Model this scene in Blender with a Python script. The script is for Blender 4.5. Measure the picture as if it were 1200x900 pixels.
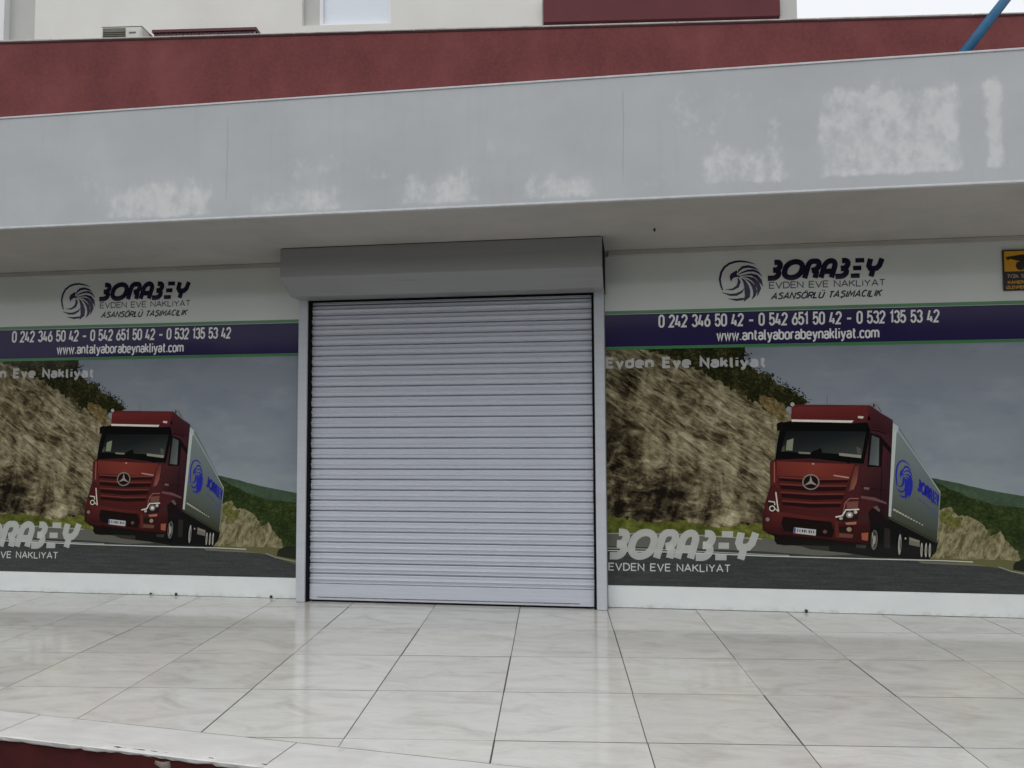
import bpy, bmesh, math, random
from mathutils import Vector, Matrix
random.seed(7)
for o in list(bpy.data.objects): bpy.data.objects.remove(o, do_unlink=True)
S = bpy.context.scene
COL = S.collection

# ------------------------------------------------------------------ camera
F_PX, YAW, PITCH, ROLL = 947.54, 0.146484, 0.059710, -0.004528      # photo is 1200 x 900
CAM = Vector((0.0, -5.7345, 1.2139))
def cam_axes():
    cy, sy, cp, sp = math.cos(YAW), math.sin(YAW), math.cos(PITCH), math.sin(PITCH)
    fwd = Vector((-sy*cp, cy*cp, sp)); right = Vector((cy, sy, 0)); up = right.cross(fwd)
    cr, sr = math.cos(ROLL), math.sin(ROLL)
    return right*cr + up*sr, up*cr - right*sr, fwd
RIGHT, UP, FWD = cam_axes()
cd = bpy.data.cameras.new('camera'); cam = bpy.data.objects.new('camera', cd); COL.objects.link(cam)
cd.sensor_width = 36; cd.lens = F_PX/1200*36; cd.clip_start = 0.05; cd.clip_end = 2000
m = Matrix((RIGHT, UP, -FWD)).transposed().to_4x4(); m.translation = CAM; cam.matrix_world = m
S.camera = cam
def ray(x, y): return RIGHT*((x-600)/F_PX) + UP*((450-y)/F_PX) + FWD
def on_y(x, y, Y=0.0):
    d = ray(x, y); return CAM + d*((Y-CAM.y)/d.y)
def on_z(x, y, Z=0.0):
    d = ray(x, y); return CAM + d*((Z-CAM.z)/d.z)
def on_plane(x, y, p, n):
    d = ray(x, y); return CAM + d*((p-CAM).dot(n)/d.dot(n))

# ------------------------------------------------------------------ light
SUN_EL, SUN_AZ = math.radians(58), math.radians(200)
w = bpy.data.worlds.new('World'); S.world = w; w.use_nodes = True
nt = w.node_tree; bg = nt.nodes['Background']
sky = nt.nodes.new('ShaderNodeTexSky'); sky.sky_type = 'NISHITA'; sky.sun_disc = False
sky.sun_elevation = SUN_EL; sky.sun_rotation = SUN_AZ; sky.air_density = 1.0; sky.dust_density = 6.0; sky.ozone_density = 1.0
hs = nt.nodes.new('ShaderNodeHueSaturation'); hs.inputs['Saturation'].default_value = 0.22     # overcast: nearly white
nt.links.new(sky.outputs[0], hs.inputs['Color']); cloud = nt.nodes.new('ShaderNodeMix'); cloud.data_type = 'RGBA'; cloud.inputs[0].default_value = 0.72       # even cloud cover over the clear sky
cloud.inputs[7].default_value = (7.4, 7.6, 7.9, 1)
nt.links.new(hs.outputs[0], cloud.inputs[6]); nt.links.new(cloud.outputs[2], bg.inputs['Color'])
bg.inputs['Strength'].default_value = 0.15
sd = bpy.data.lights.new('sun', 'SUN'); sd.energy = 0.5; sd.angle = math.radians(60); sd.color = (1, .97, .93)
so = bpy.data.objects.new('sun', sd); COL.objects.link(so)
sdir = Vector((math.sin(SUN_AZ)*math.cos(SUN_EL), math.cos(SUN_AZ)*math.cos(SUN_EL), math.sin(SUN_EL)))
so.rotation_euler = sdir.to_track_quat('Z', 'Y').to_euler(); so.location = (0, -8, 12)
S.view_settings.view_transform = 'Standard'; S.view_settings.look = 'None'
S.view_settings.exposure = 0.0; S.view_settings.gamma = 1.0; S.view_settings.use_curve_mapping = False

# ------------------------------------------------------------------ helpers
def lin(c):
    return tuple(((v/255)/12.92 if v/255 <= .04045 else ((v/255+.055)/1.055)**2.4) for v in c)
def obj(name, me, mat=None, parent=None, loc=(0, 0, 0)):
    o = bpy.data.objects.new(name, me); COL.objects.link(o); o.location = loc
    if mat and me is not None and not me.materials: me.materials.append(mat)
    if parent: o.parent = parent
    return o
def empty(name, loc, rz=0.0, label=None, cat=None, group=None):
    o = bpy.data.objects.new(name, None); COL.objects.link(o); o.location = loc; o.rotation_euler[2] = rz
    o.empty_display_size = .1
    tag(o, label, cat, group); return o
def tag(o, label=None, cat=None, group=None, kind=None):
    if label: o['label'] = label
    if cat: o['category'] = cat
    if group: o['group'] = group
    if kind: o['kind'] = kind
    return o
def mesh_of(bm, name, smooth=False):
    me = bpy.data.meshes.new(name); bm.normal_update(); bm.to_mesh(me); bm.free()
    if smooth:
        for p in me.polygons: p.use_smooth = True
    return me
def add_box(bm, a, b):
    (x0, y0, z0), (x1, y1, z1) = a, b
    v = [bm.verts.new(p) for p in ((x0,y0,z0),(x1,y0,z0),(x1,y1,z0),(x0,y1,z0),(x0,y0,z1),(x1,y0,z1),(x1,y1,z1),(x0,y1,z1))]
    for f in ((3,2,1,0),(4,5,6,7),(0,1,5,4),(1,2,6,5),(2,3,7,6),(3,0,4,7)): bm.faces.new([v[i] for i in f])
def box(name, a, b, mat, parent=None, bevel=0.0, loc=(0,0,0), seg=1):
    bm = bmesh.new(); add_box(bm, a, b)
    if bevel: bmesh.ops.bevel(bm, geom=bm.edges[:], offset=bevel, segments=seg, affect='EDGES', profile=.5)
    return obj(name, mesh_of(bm, name), mat, parent, loc)
def extrude_profile(name, prof, x0, x1, mat, parent=None, smooth=False, loc=(0,0,0)):
    """closed (y,z) profile swept along x"""
    bm = bmesh.new(); n = len(prof)
    A = [bm.verts.new((x0, y, z)) for y, z in prof]; B = [bm.verts.new((x1, y, z)) for y, z in prof]
    for i in range(n): bm.faces.new((A[i], A[(i+1) % n], B[(i+1) % n], B[i]))
    bm.faces.new(A[::-1]); bm.faces.new(B)
    bmesh.ops.recalc_face_normals(bm, faces=bm.faces[:])
    me = mesh_of(bm, name, smooth)
    return obj(name, me, mat, parent, loc)
def prism(name, poly, z0, z1, mat, parent=None, loc=(0,0,0), bevel=0.0):
    bm = bmesh.new(); n = len(poly)
    A = [bm.verts.new((p[0], p[1], z0)) for p in poly]; B = [bm.verts.new((p[0], p[1], z1)) for p in poly]
    top = bm.faces.new(B); bm.faces.new(A[::-1])
    for i in range(n): bm.faces.new((A[i], A[(i+1) % n], B[(i+1) % n], B[i]))
    bmesh.ops.recalc_face_normals(bm, faces=bm.faces[:])
    return obj(name, mesh_of(bm, name), mat, parent, loc)
def slab(name, poly, th, ch, mat, parent, loc):
    """thin convex slab with a small chamfer round the top"""
    bm = bmesh.new(); n = len(poly); rings = []
    for z, ins in ((-th, 0), (-ch, 0), (0, ch)):
        r = []
        for p in poly:
            v = Vector((p[0], p[1])); l = v.length; v = v*(1-ins*1.2/max(l, .02)); r.append(bm.verts.new((v.x, v.y, z)))
        rings.append(r)
    bm.faces.new(rings[-1]); bm.faces.new(rings[0][::-1])
    for a, b in zip(rings, rings[1:]):
        for i in range(n): bm.faces.new((a[i], a[(i+1) % n], b[(i+1) % n], b[i]))
    bmesh.ops.recalc_face_normals(bm, faces=bm.faces[:])
    return obj(name, mesh_of(bm, name), mat, parent, loc)
def tube(bm, a, b, r, n=16):
    a, b = Vector(a), Vector(b); d = (b-a).normalized(); u = d.orthogonal().normalized(); v = d.cross(u)
    A = [bm.verts.new(a+(u*math.cos(t)+v*math.sin(t))*r) for t in [2*math.pi*i/n for i in range(n)]]
    B = [bm.verts.new(b+(u*math.cos(t)+v*math.sin(t))*r) for t in [2*math.pi*i/n for i in range(n)]]
    for i in range(n): bm.faces.new((A[i], A[(i+1) % n], B[(i+1) % n], B[i]))
    bm.faces.new(A[::-1]); bm.faces.new(B)

# ------------------------------------------------------------------ node helpers
class NT:
    def __init__(self, name):
        self.m = bpy.data.materials.new(name); self.m.use_nodes = True; self.t = self.m.node_tree
        self.b = self.t.nodes['Principled BSDF']; self._c = None
    def n(self, t, **k):
        nd = self.t.nodes.new(t)
        for a, v in k.items(): setattr(nd, a, v)
        return nd
    def put(self, sock, v):
        if isinstance(v, bpy.types.NodeSocket): self.t.links.new(v, sock)
        else:
            if isinstance(v, tuple) and len(v) == 3 and sock.type == 'RGBA': v = v+(1,)
            sock.default_value = v
    def coord(self, kind='Object'):
        if not self._c: self._c = self.n('ShaderNodeTexCoord')
        return self._c.outputs[kind]
    def map(self, src=None, scale=(1,1,1), rot=(0,0,0), loc=(0,0,0)):
        nd = self.n('ShaderNodeMapping'); self.put(nd.inputs[0], src or self.coord())
        nd.inputs['Scale'].default_value = scale; nd.inputs['Rotation'].default_value = rot; nd.inputs['Location'].default_value = loc
        return nd.outputs[0]
    def noise(self, vec=None, scale=5, detail=4, rough=.55, dist=0):
        nd = self.n('ShaderNodeTexNoise'); self.put(nd.inputs['Vector'], vec or self.coord())
        nd.inputs['Scale'].default_value = scale; nd.inputs['Detail'].default_value = detail
        nd.inputs['Roughness'].default_value = rough; nd.inputs['Distortion'].default_value = dist
        return nd.outputs['Fac']
    def math(self, op, a, b=0.0, c=None, clamp=False):
        nd = self.n('ShaderNodeMath', operation=op, use_clamp=clamp); self.put(nd.inputs[0], a); self.put(nd.inputs[1], b)
        if c is not None: self.put(nd.inputs[2], c)
        return nd.outputs[0]
    def rng(self, v, a, b, c=0.0, d=1.0, smooth=True):
        nd = self.n('ShaderNodeMapRange', interpolation_type='SMOOTHSTEP' if smooth else 'LINEAR')
        self.put(nd.inputs[0], v)
        for i, q in enumerate((a, b, c, d)): nd.inputs[1+i].default_value = q
        return nd.outputs[0]
    def mix(self, f, a, b, bt='MIX'):
        nd = self.n('ShaderNodeMix', data_type='RGBA', blend_type=bt)
        self.put(nd.inputs[0], f); self.put(nd.inputs[6], a); self.put(nd.inputs[7], b)
        return nd.outputs[2]
    def ramp(self, v, stops):
        nd = self.n('ShaderNodeValToRGB'); self.put(nd.inputs[0], v); e = nd.color_ramp.elements
        while len(e) < len(stops): e.new(.5)
        for i, (p, c) in enumerate(stops): e[i].position = p; e[i].color = tuple(c[:3])+(1,)
        return nd.outputs[0]
    def xyz(self, vec=None):
        nd = self.n('ShaderNodeSeparateXYZ'); self.put(nd.inputs[0], vec or self.coord()); return nd.outputs
    def bump(self, h, strength=.3, dist=.01):
        nd = self.n('ShaderNodeBump'); self.put(nd.inputs['Height'], h)
        nd.inputs['Strength'].default_value = strength; nd.inputs['Distance'].default_value = dist
        self.t.links.new(nd.outputs[0], self.b.inputs['Normal'])
    def done(self, col, rough=.6, spec=.5, metal=0.0):
        self.put(self.b.inputs['Base Color'], col); self.put(self.b.inputs['Roughness'], rough)
        self.put(self.b.inputs['Specular IOR Level'], spec); self.b.inputs['Metallic'].default_value = metal
        return self.m
def simple(name, col, rough=.6, spec=.5, var=.12, scale=6, bump=0.0, metal=0.0):
    N = NT(name); f = N.noise(N.map(), scale, 6, .6)
    a = tuple(c*(1-var) for c in col); b = tuple(min(1, c*(1+var)) for c in col)
    if bump: N.bump(N.noise(N.map(), scale*12, 5, .6), bump, .004)
    return N.done(N.ramp(f, [(.3, a), (.7, b)]), rough, spec, metal)

# ------------------------------------------------------------------ materials
def mat_tile():
    N = NT('glazed_tile')
    info = N.n('ShaderNodeObjectInfo').outputs['Random']
    off = N.n('ShaderNodeCombineXYZ'); N.put(off.inputs[0], N.math('MULTIPLY', info, 37.0)); N.put(off.inputs[1], N.math('MULTIPLY', info, 91.0))
    va = N.n('ShaderNodeVectorMath', operation='ADD'); N.put(va.inputs[0], N.coord()); N.put(va.inputs[1], off.outputs[0])
    cl = N.noise(N.map(va.outputs[0], (2.2, 5, 1), (0, 0, .5)), 1.3, 6, .62, 1.2)
    vein = N.noise(N.map(va.outputs[0], (1.5, 6.5, 1), (0, 0, .35)), 1.6, 8, .65, 2.0)
    v = N.rng(N.math('ABSOLUTE', N.math('SUBTRACT', vein, .5)), 0.0, .05, 1, 0)
    c = N.ramp(cl, [(.28, (.48, .462, .425)), (.5, (.59, .583, .548)), (.75, (.645, .64, .61))])
    c = N.mix(N.math('MULTIPLY', v, .13), c, (.38, .33, .28))
    pink = N.rng(N.noise(N.map(va.outputs[0]), 2.6, 3), .55, .75)
    c = N.mix(N.math('MULTIPLY', pink, .25), c, (.57, .51, .465))
    tone = N.rng(info, 0, 1, .955, 1.065, False)
    mm = N.n('ShaderNodeVectorMath', operation='SCALE'); N.put(mm.inputs[0], c); N.put(mm.inputs['Scale'], tone)
    dirt = N.rng(N.noise(N.map(va.outputs[0]), 9, 8, .7), .58, .8)
    c = N.mix(N.math('MULTIPLY', dirt, .12), mm.outputs[0], (.30, .28, .25))
    r = N.rng(N.noise(N.map(va.outputs[0]), 4, 6, .7), .3, .75, .07, .17)
    N.bump(N.noise(N.map(va.outputs[0]), 3, 2), .05, .004)
    return N.done(c, r, .5)
M_TILE = mat_tile()
M_GROUT = simple('grout', (.10, .092, .085), .9, .2)
M_EDGE = None
def mat_edge():
    N = NT('edge_marble')
    c = N.ramp(N.noise(N.map(scale=(1, 3, 1)), 4, 8, .62, .8), [(.3, (.54, .53, .505)), (.7, (.68, .67, .655))])
    sp = N.rng(N.noise(N.map(), 7, 3, .5), .66, .74)
    c = N.mix(N.math('MULTIPLY', sp, .35), c, (.36, .36, .36))
    return N.done(c, .38, .4)
M_EDGE = mat_edge()
M_RISER = simple('riser_red_paint', (.058, .008, .008), .75, .25, .3, 5, .3)
M_MORTAR = simple('mortar', (.24, .21, .18), .95, .1, .3, 30, .5)
M_ASPH = simple('asphalt', (.055, .055, .056), .9, .3, .3, 3, .4)

def mat_fascia():
    N = NT('fascia_paint'); X = N.xyz()
    base = N.ramp(N.noise(N.map(scale=(1, 1, 1.4)), 1.7, 7, .6), [(.25, (.42, .44, .455)), (.55, (.48, .50, .512)), (.8, (.545, .555, .558))])
    blotch = N.rng(N.noise(N.map(scale=(.7, 1, 2)), .9, 3), .35, .65)
    base = N.mix(N.math('MULTIPLY', blotch, .35), base, (.43, .443, .468))
    streak = N.noise(N.map(scale=(9, 1, .5)), 2.2, 6, .7)
    base = N.mix(N.math('MULTIPLY', N.rng(streak, .5, .75), .14), base, (.33, .345, .36))
    P = [((118, 205, 252, 256), .98), ((180, 200, 235, 250), .5), ((293, 208, 400, 250), .85), ((25, 243, 60, 264), .5), ((465, 194, 562, 240), .95), ((485, 205, 530, 232), .3),
         ((608, 190, 706, 234), .98), ((818, 160, 926, 216), .95), ((880, 115, 928, 190), .35), ((740, 185, 812, 220), .42), ((560, 120, 720, 190), .22), ((300, 170, 470, 215), .30), ((60, 190, 130, 240), .30), ((770, 90, 920, 160), .32),
         ((957, 96, 1130, 206), 1.0), ((1020, 80, 1128, 150), .85), ((960, 185, 1128, 206), 1.15), ((1152, 88, 1178, 200), 1.35)]
    tot = None
    for (x0, y0, x1, y1), k in P:
        a = on_y(x0, (y0+y1)/2, FY); b = on_y(x1, (y0+y1)/2, FY); t = on_y((x0+x1)/2, y0, FY); o = on_y((x0+x1)/2, y1, FY)
        e = .05 if k >= 1 else .10
        mx = N.math('MULTIPLY', N.rng(X[0], a.x-e*.5, a.x+e), N.rng(X[0], b.x-e, b.x+e*.5, 1, 0))
        e2 = .07 if k >= 1 else .15
        mz = N.math('MULTIPLY', N.rng(X[2], o.z-.015, o.z+.03), N.rng(X[2], t.z-e2, t.z+e2*.4, 1, 0))
        v = N.math('MULTIPLY', N.math('MULTIPLY', mx, mz), k)
        tot = v if tot is None else N.math('MAXIMUM', tot, v)
    n1 = N.noise(N.map(scale=(1, 1, .8)), 13, 9, .68)
    n2 = N.noise(N.map(scale=(1.3, 1, .55)), 3.6, 4, .6)
    s = N.math('ADD', N.math('MULTIPLY', n1, 1.15), N.math('MULTIPLY', n2, .65))
    mask = N.rng(N.math('ADD', s, N.math('MULTIPLY', tot, .46)), 1.06, 1.50)
    mask = N.math('MULTIPLY', mask, N.rng(tot, .06, .3))
    pale = N.ramp(n1, [(.3, (.59, .605, .61)), (.7, (.69, .695, .69))])
    c = N.mix(N.math('MULTIPLY', mask, .78), base, pale)
    # two hairline cracks in the render coat
    wob = N.math('MULTIPLY', N.math('SUBTRACT', N.noise(N.map(), 5, 6, .7), .5), .03)
    for px, py, ztop in ((266, 190, 3.12), (730, 170, 3.13)):
        cx = on_y(px, py, FY).x
        d = N.math('ABSOLUTE', N.math('SUBTRACT', N.math('ADD', X[0], wob), cx))
        ln = N.math('MULTIPLY', N.rng(d, .0012, .0045, 1, 0), N.rng(X[2], ztop, ztop-.03))
        ln = N.math('MULTIPLY', ln, N.rng(X[2], 2.55, 2.7))
        c = N.mix(N.math('MULTIPLY', ln, .30), c, (.16, .16, .16))
    N.bump(N.math('ADD', N.math('MULTIPLY', N.noise(N.map(), 60, 5, .7), .4), N.math('MULTIPLY', mask, -.5)), .25, .004)
    return N.done(c, .75, .3)
FY = -1.28                                   # canopy face
M_SOFFIT = simple('soffit_paint', (.44, .42, .39), .8, .2, .10, 2.2, .2)
M_WALLW = simple('white_wall_paint', (.62, .63, .61), .6, .3, .06, 3)
def mat_board():
    N = NT('base_board_paint'); X = N.xyz()
    c = N.ramp(N.noise(N.map(scale=(1, 1, 2)), 4, 6, .6), [(.3, (.70, .735, .735)), (.7, (.76, .79, .785))])
    d = N.math('MULTIPLY', N.rng(X[2], .045, .0), N.rng(N.noise(N.map(), 14, 7, .7), .42, .7))
    c = N.mix(N.math('MULTIPLY', d, .5), c, (.33, .31, .28))
    ch = N.math('MULTIPLY', N.rng(X[2], .125, .15), N.rng(N.noise(N.map(), 22, 6, .75), .62, .68))
    c = N.mix(N.math('MULTIPLY', ch, .8), c, (.12, .12, .11))
    return N.done(c, .45, .4)
M_BOARD = mat_board()
def mat_metal(name, col, rough=.36, spec=.5, dents=0.0):
    N = NT(name)
    g = N.noise(N.map(scale=(.25, 1, 5)), 8, 6, .6); c = N.ramp(g, [(.3, tuple(v*.95 for v in col)), (.7, tuple(v*1.04 for v in col))])
    d = N.rng(N.noise(N.map(scale=(1, 1, 1)), 2.5, 8, .7), .55, .8)
    if dents: N.bump(N.noise(N.map(), 2.4, 2, .5), dents, .05)
    c = N.mix(N.math('MULTIPLY', d, .15), c, tuple(v*.7 for v in col))
    return N.done(c, N.rng(g, .2, .8, rough*.8, rough*1.25), spec)
M_SLAT = mat_metal('shutter_paint', (.505, .53, .595), .26, .65)
M_GUIDE = mat_metal('guide_paint', (.485, .51, .55), .4, .5)
M_BOX = mat_metal('housing_paint', (.30, .30, .305), .32, .5)
M_BLACK = simple('black_gasket', (.006, .006, .007), .8, .1)
def mat_redstucco():
    N = NT('red_stucco')
    c = N.ramp(N.noise(N.map(scale=(1, 1, .8)), 2.2, 8, .65), [(.25, (.112, .032, .034)), (.5, (.165, .046, .047)), (.78, (.225, .072, .073))])
    fl = N.rng(N.noise(N.map(), 38, 4, .6), .35, .7); c = N.mix(N.math('MULTIPLY', fl, .22), c, (.24, .085, .085))
    N.bump(N.noise(N.map(), 90, 5, .7), .5, .006)
    return N.done(c, .85, .2)
M_RED = mat_redstucco()
M_COPING = simple('coping_paint', (.50, .47, .45), .8, .2, .25, 8)
M_COPING_D = simple('coping_shadow_dark', (.055, .02, .022), .7, .3, .2, 8)  # dark tone stands in for the shade beneath the coping
M_CREAM = simple('cream_stucco', (.76, .755, .715), .85, .2, .05, 1.6, .25)
M_CREAM2 = simple('grey_stucco', (.55, .55, .525), .85, .2, .05, 1.6, .25)
M_PVC = simple('white_pvc', (.78, .79, .80), .35, .5, .03)
M_PANE = NT('window_glass').done((.74, .79, .86), .08, .5)
M_MAROON = simple('maroon_paint', (.085, .016, .026), .5, .4, .2)
M_REDP = simple('maroon_balcony_paint', (.125, .030, .036), .7, .3, .1, 3, .2)
M_ACW = simple('air_conditioner_white', (.62, .62, .58), .45, .4, .06)
M_ACG = simple('air_conditioner_grille', (.15, .15, .125), .6, .3, .2)
def mat_pipe():
    N = NT('blue_pipe_plastic')
    c = N.ramp(N.noise(N.map(), 5, 5), [(.3, (.006, .075, .17)), (.7, (.010, .105, .21))]); return N.done(c, .55, .25)
M_PIPE = mat_pipe()

# ------------------------------------------------------------------ setting: street and terrace
bm = bmesh.new(); g = 300
bmesh.ops.create_grid(bm, x_segments=4, y_segments=4, size=g)
tag(obj('street', mesh_of(bm, 'street'), M_ASPH, None, (0, 0, -.46)), kind='structure')

# unseen slope added behind the camera to block low sky and darken lower reflections
bm = bmesh.new(); rnd = random.Random(5); nx, ny = 120, 10; rows = []
for j in range(ny+1):
    r = []
    for i in range(nx+1):
        x = -150+300*i/nx; t = j/ny
        h = (8.6+1.3*math.sin(x*.045+1)+.7*math.sin(x*.13))*(t*t*(3-2*t)) + (rnd.uniform(-.5, .9) if t > .3 else 0)
        r.append(bm.verts.new((x, -34-24*t+rnd.uniform(-.6, .6), -.47+h)))
    rows.append(r)
for a, b in zip(rows, rows[1:]):
    for i in range(nx): bm.faces.new((a[i], a[i+1], b[i+1], b[i]))
bmesh.ops.recalc_face_normals(bm, faces=bm.faces[:])
M_SKY_BLOCKER = simple('sky_blocker_green', (.045, .06, .025), .9, .2, .5, .6, .5)
tag(obj('added_sky_blocker', mesh_of(bm, 'added_sky_blocker'), M_SKY_BLOCKER), kind='structure')

PHI, OX, OY, TS = 0.09466, -0.18175, -0.0657, 0.60
EA, EB = Vector((-2.772, -2.459)), Vector((-.378, -2.751))           # joint between the tiles and the edge stones
EDIR = (EB-EA).normalized(); ENRM = Vector((EDIR.y, -EDIR.x))          # points to the street
if ENRM.y > 0: ENRM = -ENRM
def clip(poly, p, n):
    """keep the side where (q-p).n <= 0"""
    out = []
    for i in range(len(poly)):
        a, b = poly[i], poly[(i+1) % len(poly)]
        da, db = (a-p).dot(n), (b-p).dot(n)
        if da <= 0: out.append(a)
        if da*db < 0: out.append(a+(b-a)*(da/(da-db)))
    return out
def area(poly): return abs(sum(poly[i].x*poly[(i+1) % len(poly)].y-poly[(i+1) % len(poly)].x*poly[i].y for i in range(len(poly))))/2
XL, XR = -8.0, 8.0
def edge_y(x): return EA.y+(x-EA.x)*EDIR.y/EDIR.x
SW = .236                                                               # depth of the edge stones
fl = [(XL, .3), (XR, .3), (XR, edge_y(XR)-SW+.02), (XL, edge_y(XL)-SW+.02)]
floor = prism('terrace_floor', fl[::-1], -.46, -.0012, M_GROUT); tag(floor, kind='structure')
c, s = math.cos(PHI), math.sin(PHI)
full = None
for i in range(-15, 16):
    for j in range(-4, 9):
        gp = .0027
        gr_ = .0036                                                     # row joints are a little wider
        q = [Vector((i*TS+gp, -j*TS-gr_)), Vector((i*TS+gp, -(j+1)*TS+gr_)), Vector(((i+1)*TS-gp, -(j+1)*TS+gr_)), Vector(((i+1)*TS-gp, -j*TS-gr_))]
        jx, jy = random.uniform(-.002, .002), random.uniform(-.0016, .0016)
        q = [Vector((OX+c*v.x-s*v.y+jx, OY+s*v.x+c*v.y+jy)) for v in q]
        q0 = [v.copy() for v in q]
        q = clip(q, Vector((0, -.012)), Vector((0, 1)))
        if len(q) > 2: q = clip(q, EA-ENRM*.003, ENRM)
        if len(q) > 2: q = clip(q, Vector((XL, 0)), Vector((-1, 0)))
        if len(q) > 2: q = clip(q, Vector((XR, 0)), Vector((1, 0)))
        if len(q) < 3 or area(q) < .004: continue
        ctr = Vector((sum(v.x for v in q)/len(q), sum(v.y for v in q)/len(q)))
        z = random.uniform(-.0003, .0003)
        if len(q) == 4 and all((a-b).length < 1e-6 for a, b in zip(q, q0)):
            if full is None:
                l = [v-ctr for v in q]; o = slab('tile', l, .0010, .00015, M_TILE, floor, (ctr.x, ctr.y, z)); full = o.data
            else: o = obj('tile', full, None, floor, (ctr.x, ctr.y, z))
        else:
            slab('tile', [v-ctr for v in q], .0010, .00015, M_TILE, floor, (ctr.x, ctr.y, z))
# edge stones: one joint passes (-1.32,-2.645), the stones are 1.24 m long, front arris chipped
J0 = Vector((-1.319, -2.645)); t0 = (J0-EA).dot(EDIR)
for k in range(-5, 9):
    ta, tb = t0+k*1.245+.0025, t0+(k+1)*1.245-.0025
    A = EA+EDIR*ta+ENRM*.003; B = EA+EDIR*tb+ENRM*.003
    rnd = random.Random(50+k); n = 44
    bm = bmesh.new(); rows = []
    for q in range(n+1):
        u = q/n; base = A.lerp(B, u)
        chip = max(0, rnd.gauss(0, 1)-.5)*.009
        if k == -1 and .42 < u < .72: chip += max(0, .012-abs(u-.56)*.09)+rnd.uniform(0, .006)
        chip = min(chip, .020); d = SW-chip; dz = -.004-chip*.5
        pts = [(0, 0), (SW-.034, 0), (d-.004, dz*.4), (d, dz), (d-rnd.uniform(0, .004), -.016), (d-.005, -.021), (0, -.021)]
        rows.append([bm.verts.new((base.x+ENRM.x*a-A.x, base.y+ENRM.y*a-A.y, b)) for a, b in pts])
    for q in range(n):
        for r in range(7):
            bm.faces.new((rows[q][r], rows[q][(r+1) % 7], rows[q+1][(r+1) % 7], rows[q+1][r]))
    bm.faces.new(rows[0]); bm.faces.new(rows[-1][::-1]); bmesh.ops.recalc_face_normals(bm, faces=bm.faces[:])
    obj('edge_stone', mesh_of(bm, 'edge_stone'), M_EDGE, floor, (A.x, A.y, .0005))
# red painted riser under the stones
RA = EA+ENRM*(SW-.035)
def rp(x, off): return (x, RA.y+(x-RA.x)*EDIR.y/EDIR.x - off)
prism('riser', [rp(XL, 0), rp(XR, 0), rp(XR, .018), rp(XL, .018)][::-1], -.46, -.0215, M_RISER, floor)
# mortar blob and run on the riser below the chipped arris
bm = bmesh.new(); p = on_z(196, 888, -.03); rnd = random.Random(3)
ce = Vector((p.x, rp(p.x, .018)[1], -.04)); rings = []
for q, (hh, wd, th) in enumerate(((.012, .030, .016), (0, .034, .018), (-.018, .022, .012), (-.04, .009, .008), (-.10, .006, .005), (-.17, .004, .003))):
    rings.append([bm.verts.new((wd*math.cos(a)+(.014 if q > 1 else 0), -abs(th*math.sin(a))*rnd.uniform(.7, 1.2)-.0005, hh)) for a in [math.pi*i/8 for i in range(9)]])
for a, b in zip(rings, rings[1:]):
    for i in range(8): bm.faces.new((a[i], a[i+1], b[i+1], b[i]))
bmesh.ops.recalc_face_normals(bm, faces=bm.faces[:])
obj('mortar_run', mesh_of(bm, 'mortar_run', True), M_MORTAR, floor, ce)

# ------------------------------------------------------------------ shop building with canopy
ZS = 2.496                                   # soffit
GX0, GX1 = -2.412, -0.180                    # outer edges of the shutter guides
shop = empty('shop_building', (0, 0, 0), 0, 'grey painted shop front with deep concrete canopy above the shutter', 'building')
box('wall', (XL-1, .012, 0), (XR+1, .30, 3.0), M_WALLW, shop)
ZT = 3.20
bm = bmesh.new(); prof = [(FY, ZS), (FY, ZT), (FY+.22, ZT), (FY+.22, ZT-.12), (-.15, ZT-.12), (-.15, ZT-.13), (.6, ZT-.13), (.6, ZS+.2), (.3005, ZS+.2), (.3005, ZS+.001), (.011, ZS+.001), (.011, ZS)]
canopy = extrude_profile('canopy', prof, XL-1, XR+1, M_SOFFIT, shop)
me = canopy.data; me.materials.append(mat_fascia())
for p in me.polygons:
    if abs(p.normal.y+1) < .01 and abs(p.center.y-FY) < .01: p.material_index = 1
# thin plaster drip edges at the bottom and top of the canopy face
M_DRIP = simple('drip_edge_paint', (.56, .57, .58), .7, .3, .1, 20)
box('drip_edge', (XL-1, FY-.006, ZS-.004), (XR+1, FY+.02, ZS+.008), M_DRIP, shop, .002)
box('top_edge', (XL-1, FY-.005, ZT-.006), (XR+1, FY+.225, ZT+.006), M_DRIP, shop, .002)
for a, b in ((XL-1, GX0-.03), (GX1+.03, XR+1)):
    box('soffit_trim', (a, -.035, 2.458), (b, .0115, ZS-.001), M_SOFFIT, shop, .003)
for a, b in ((XL-1, GX0-.001), (GX1+.003, XR+1)):
    box('base_board', (a, -.010, 0.0012), (b, .0118, .150), M_BOARD, shop, .002)
M_STUB = simple('rubber_stub', (.03, .03, .03), .7, .3)
for px, py in ((173, 696), (206.5, 695.5), (320, 697.5), (946, 716.5)):
    p = on_z(px, py+2, .004); bm = bmesh.new(); bmesh.ops.create_icosphere(bm, subdivisions=2, radius=.011)
    rr = random.Random(int(px))
    for v in bm.verts: v.co *= rr.uniform(.75, 1.1)
    bmesh.ops.scale(bm, vec=(1, .8, 1.1 if px != 173 else .6), verts=bm.verts[:])
    obj('cable_stub', mesh_of(bm, 'cable_stub', True), M_STUB, shop, (p.x, -.016, .0125))

bm = bmesh.new(); p = on_z(767, 268, ZS); bmesh.ops.create_cone(bm, segments=10, radius1=.006, radius2=.008, depth=.018, cap_ends=True)
obj('ceiling_bolt', mesh_of(bm, 'ceiling_bolt', True), M_STUB, shop, (p.x, p.y, ZS-.0085))

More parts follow.
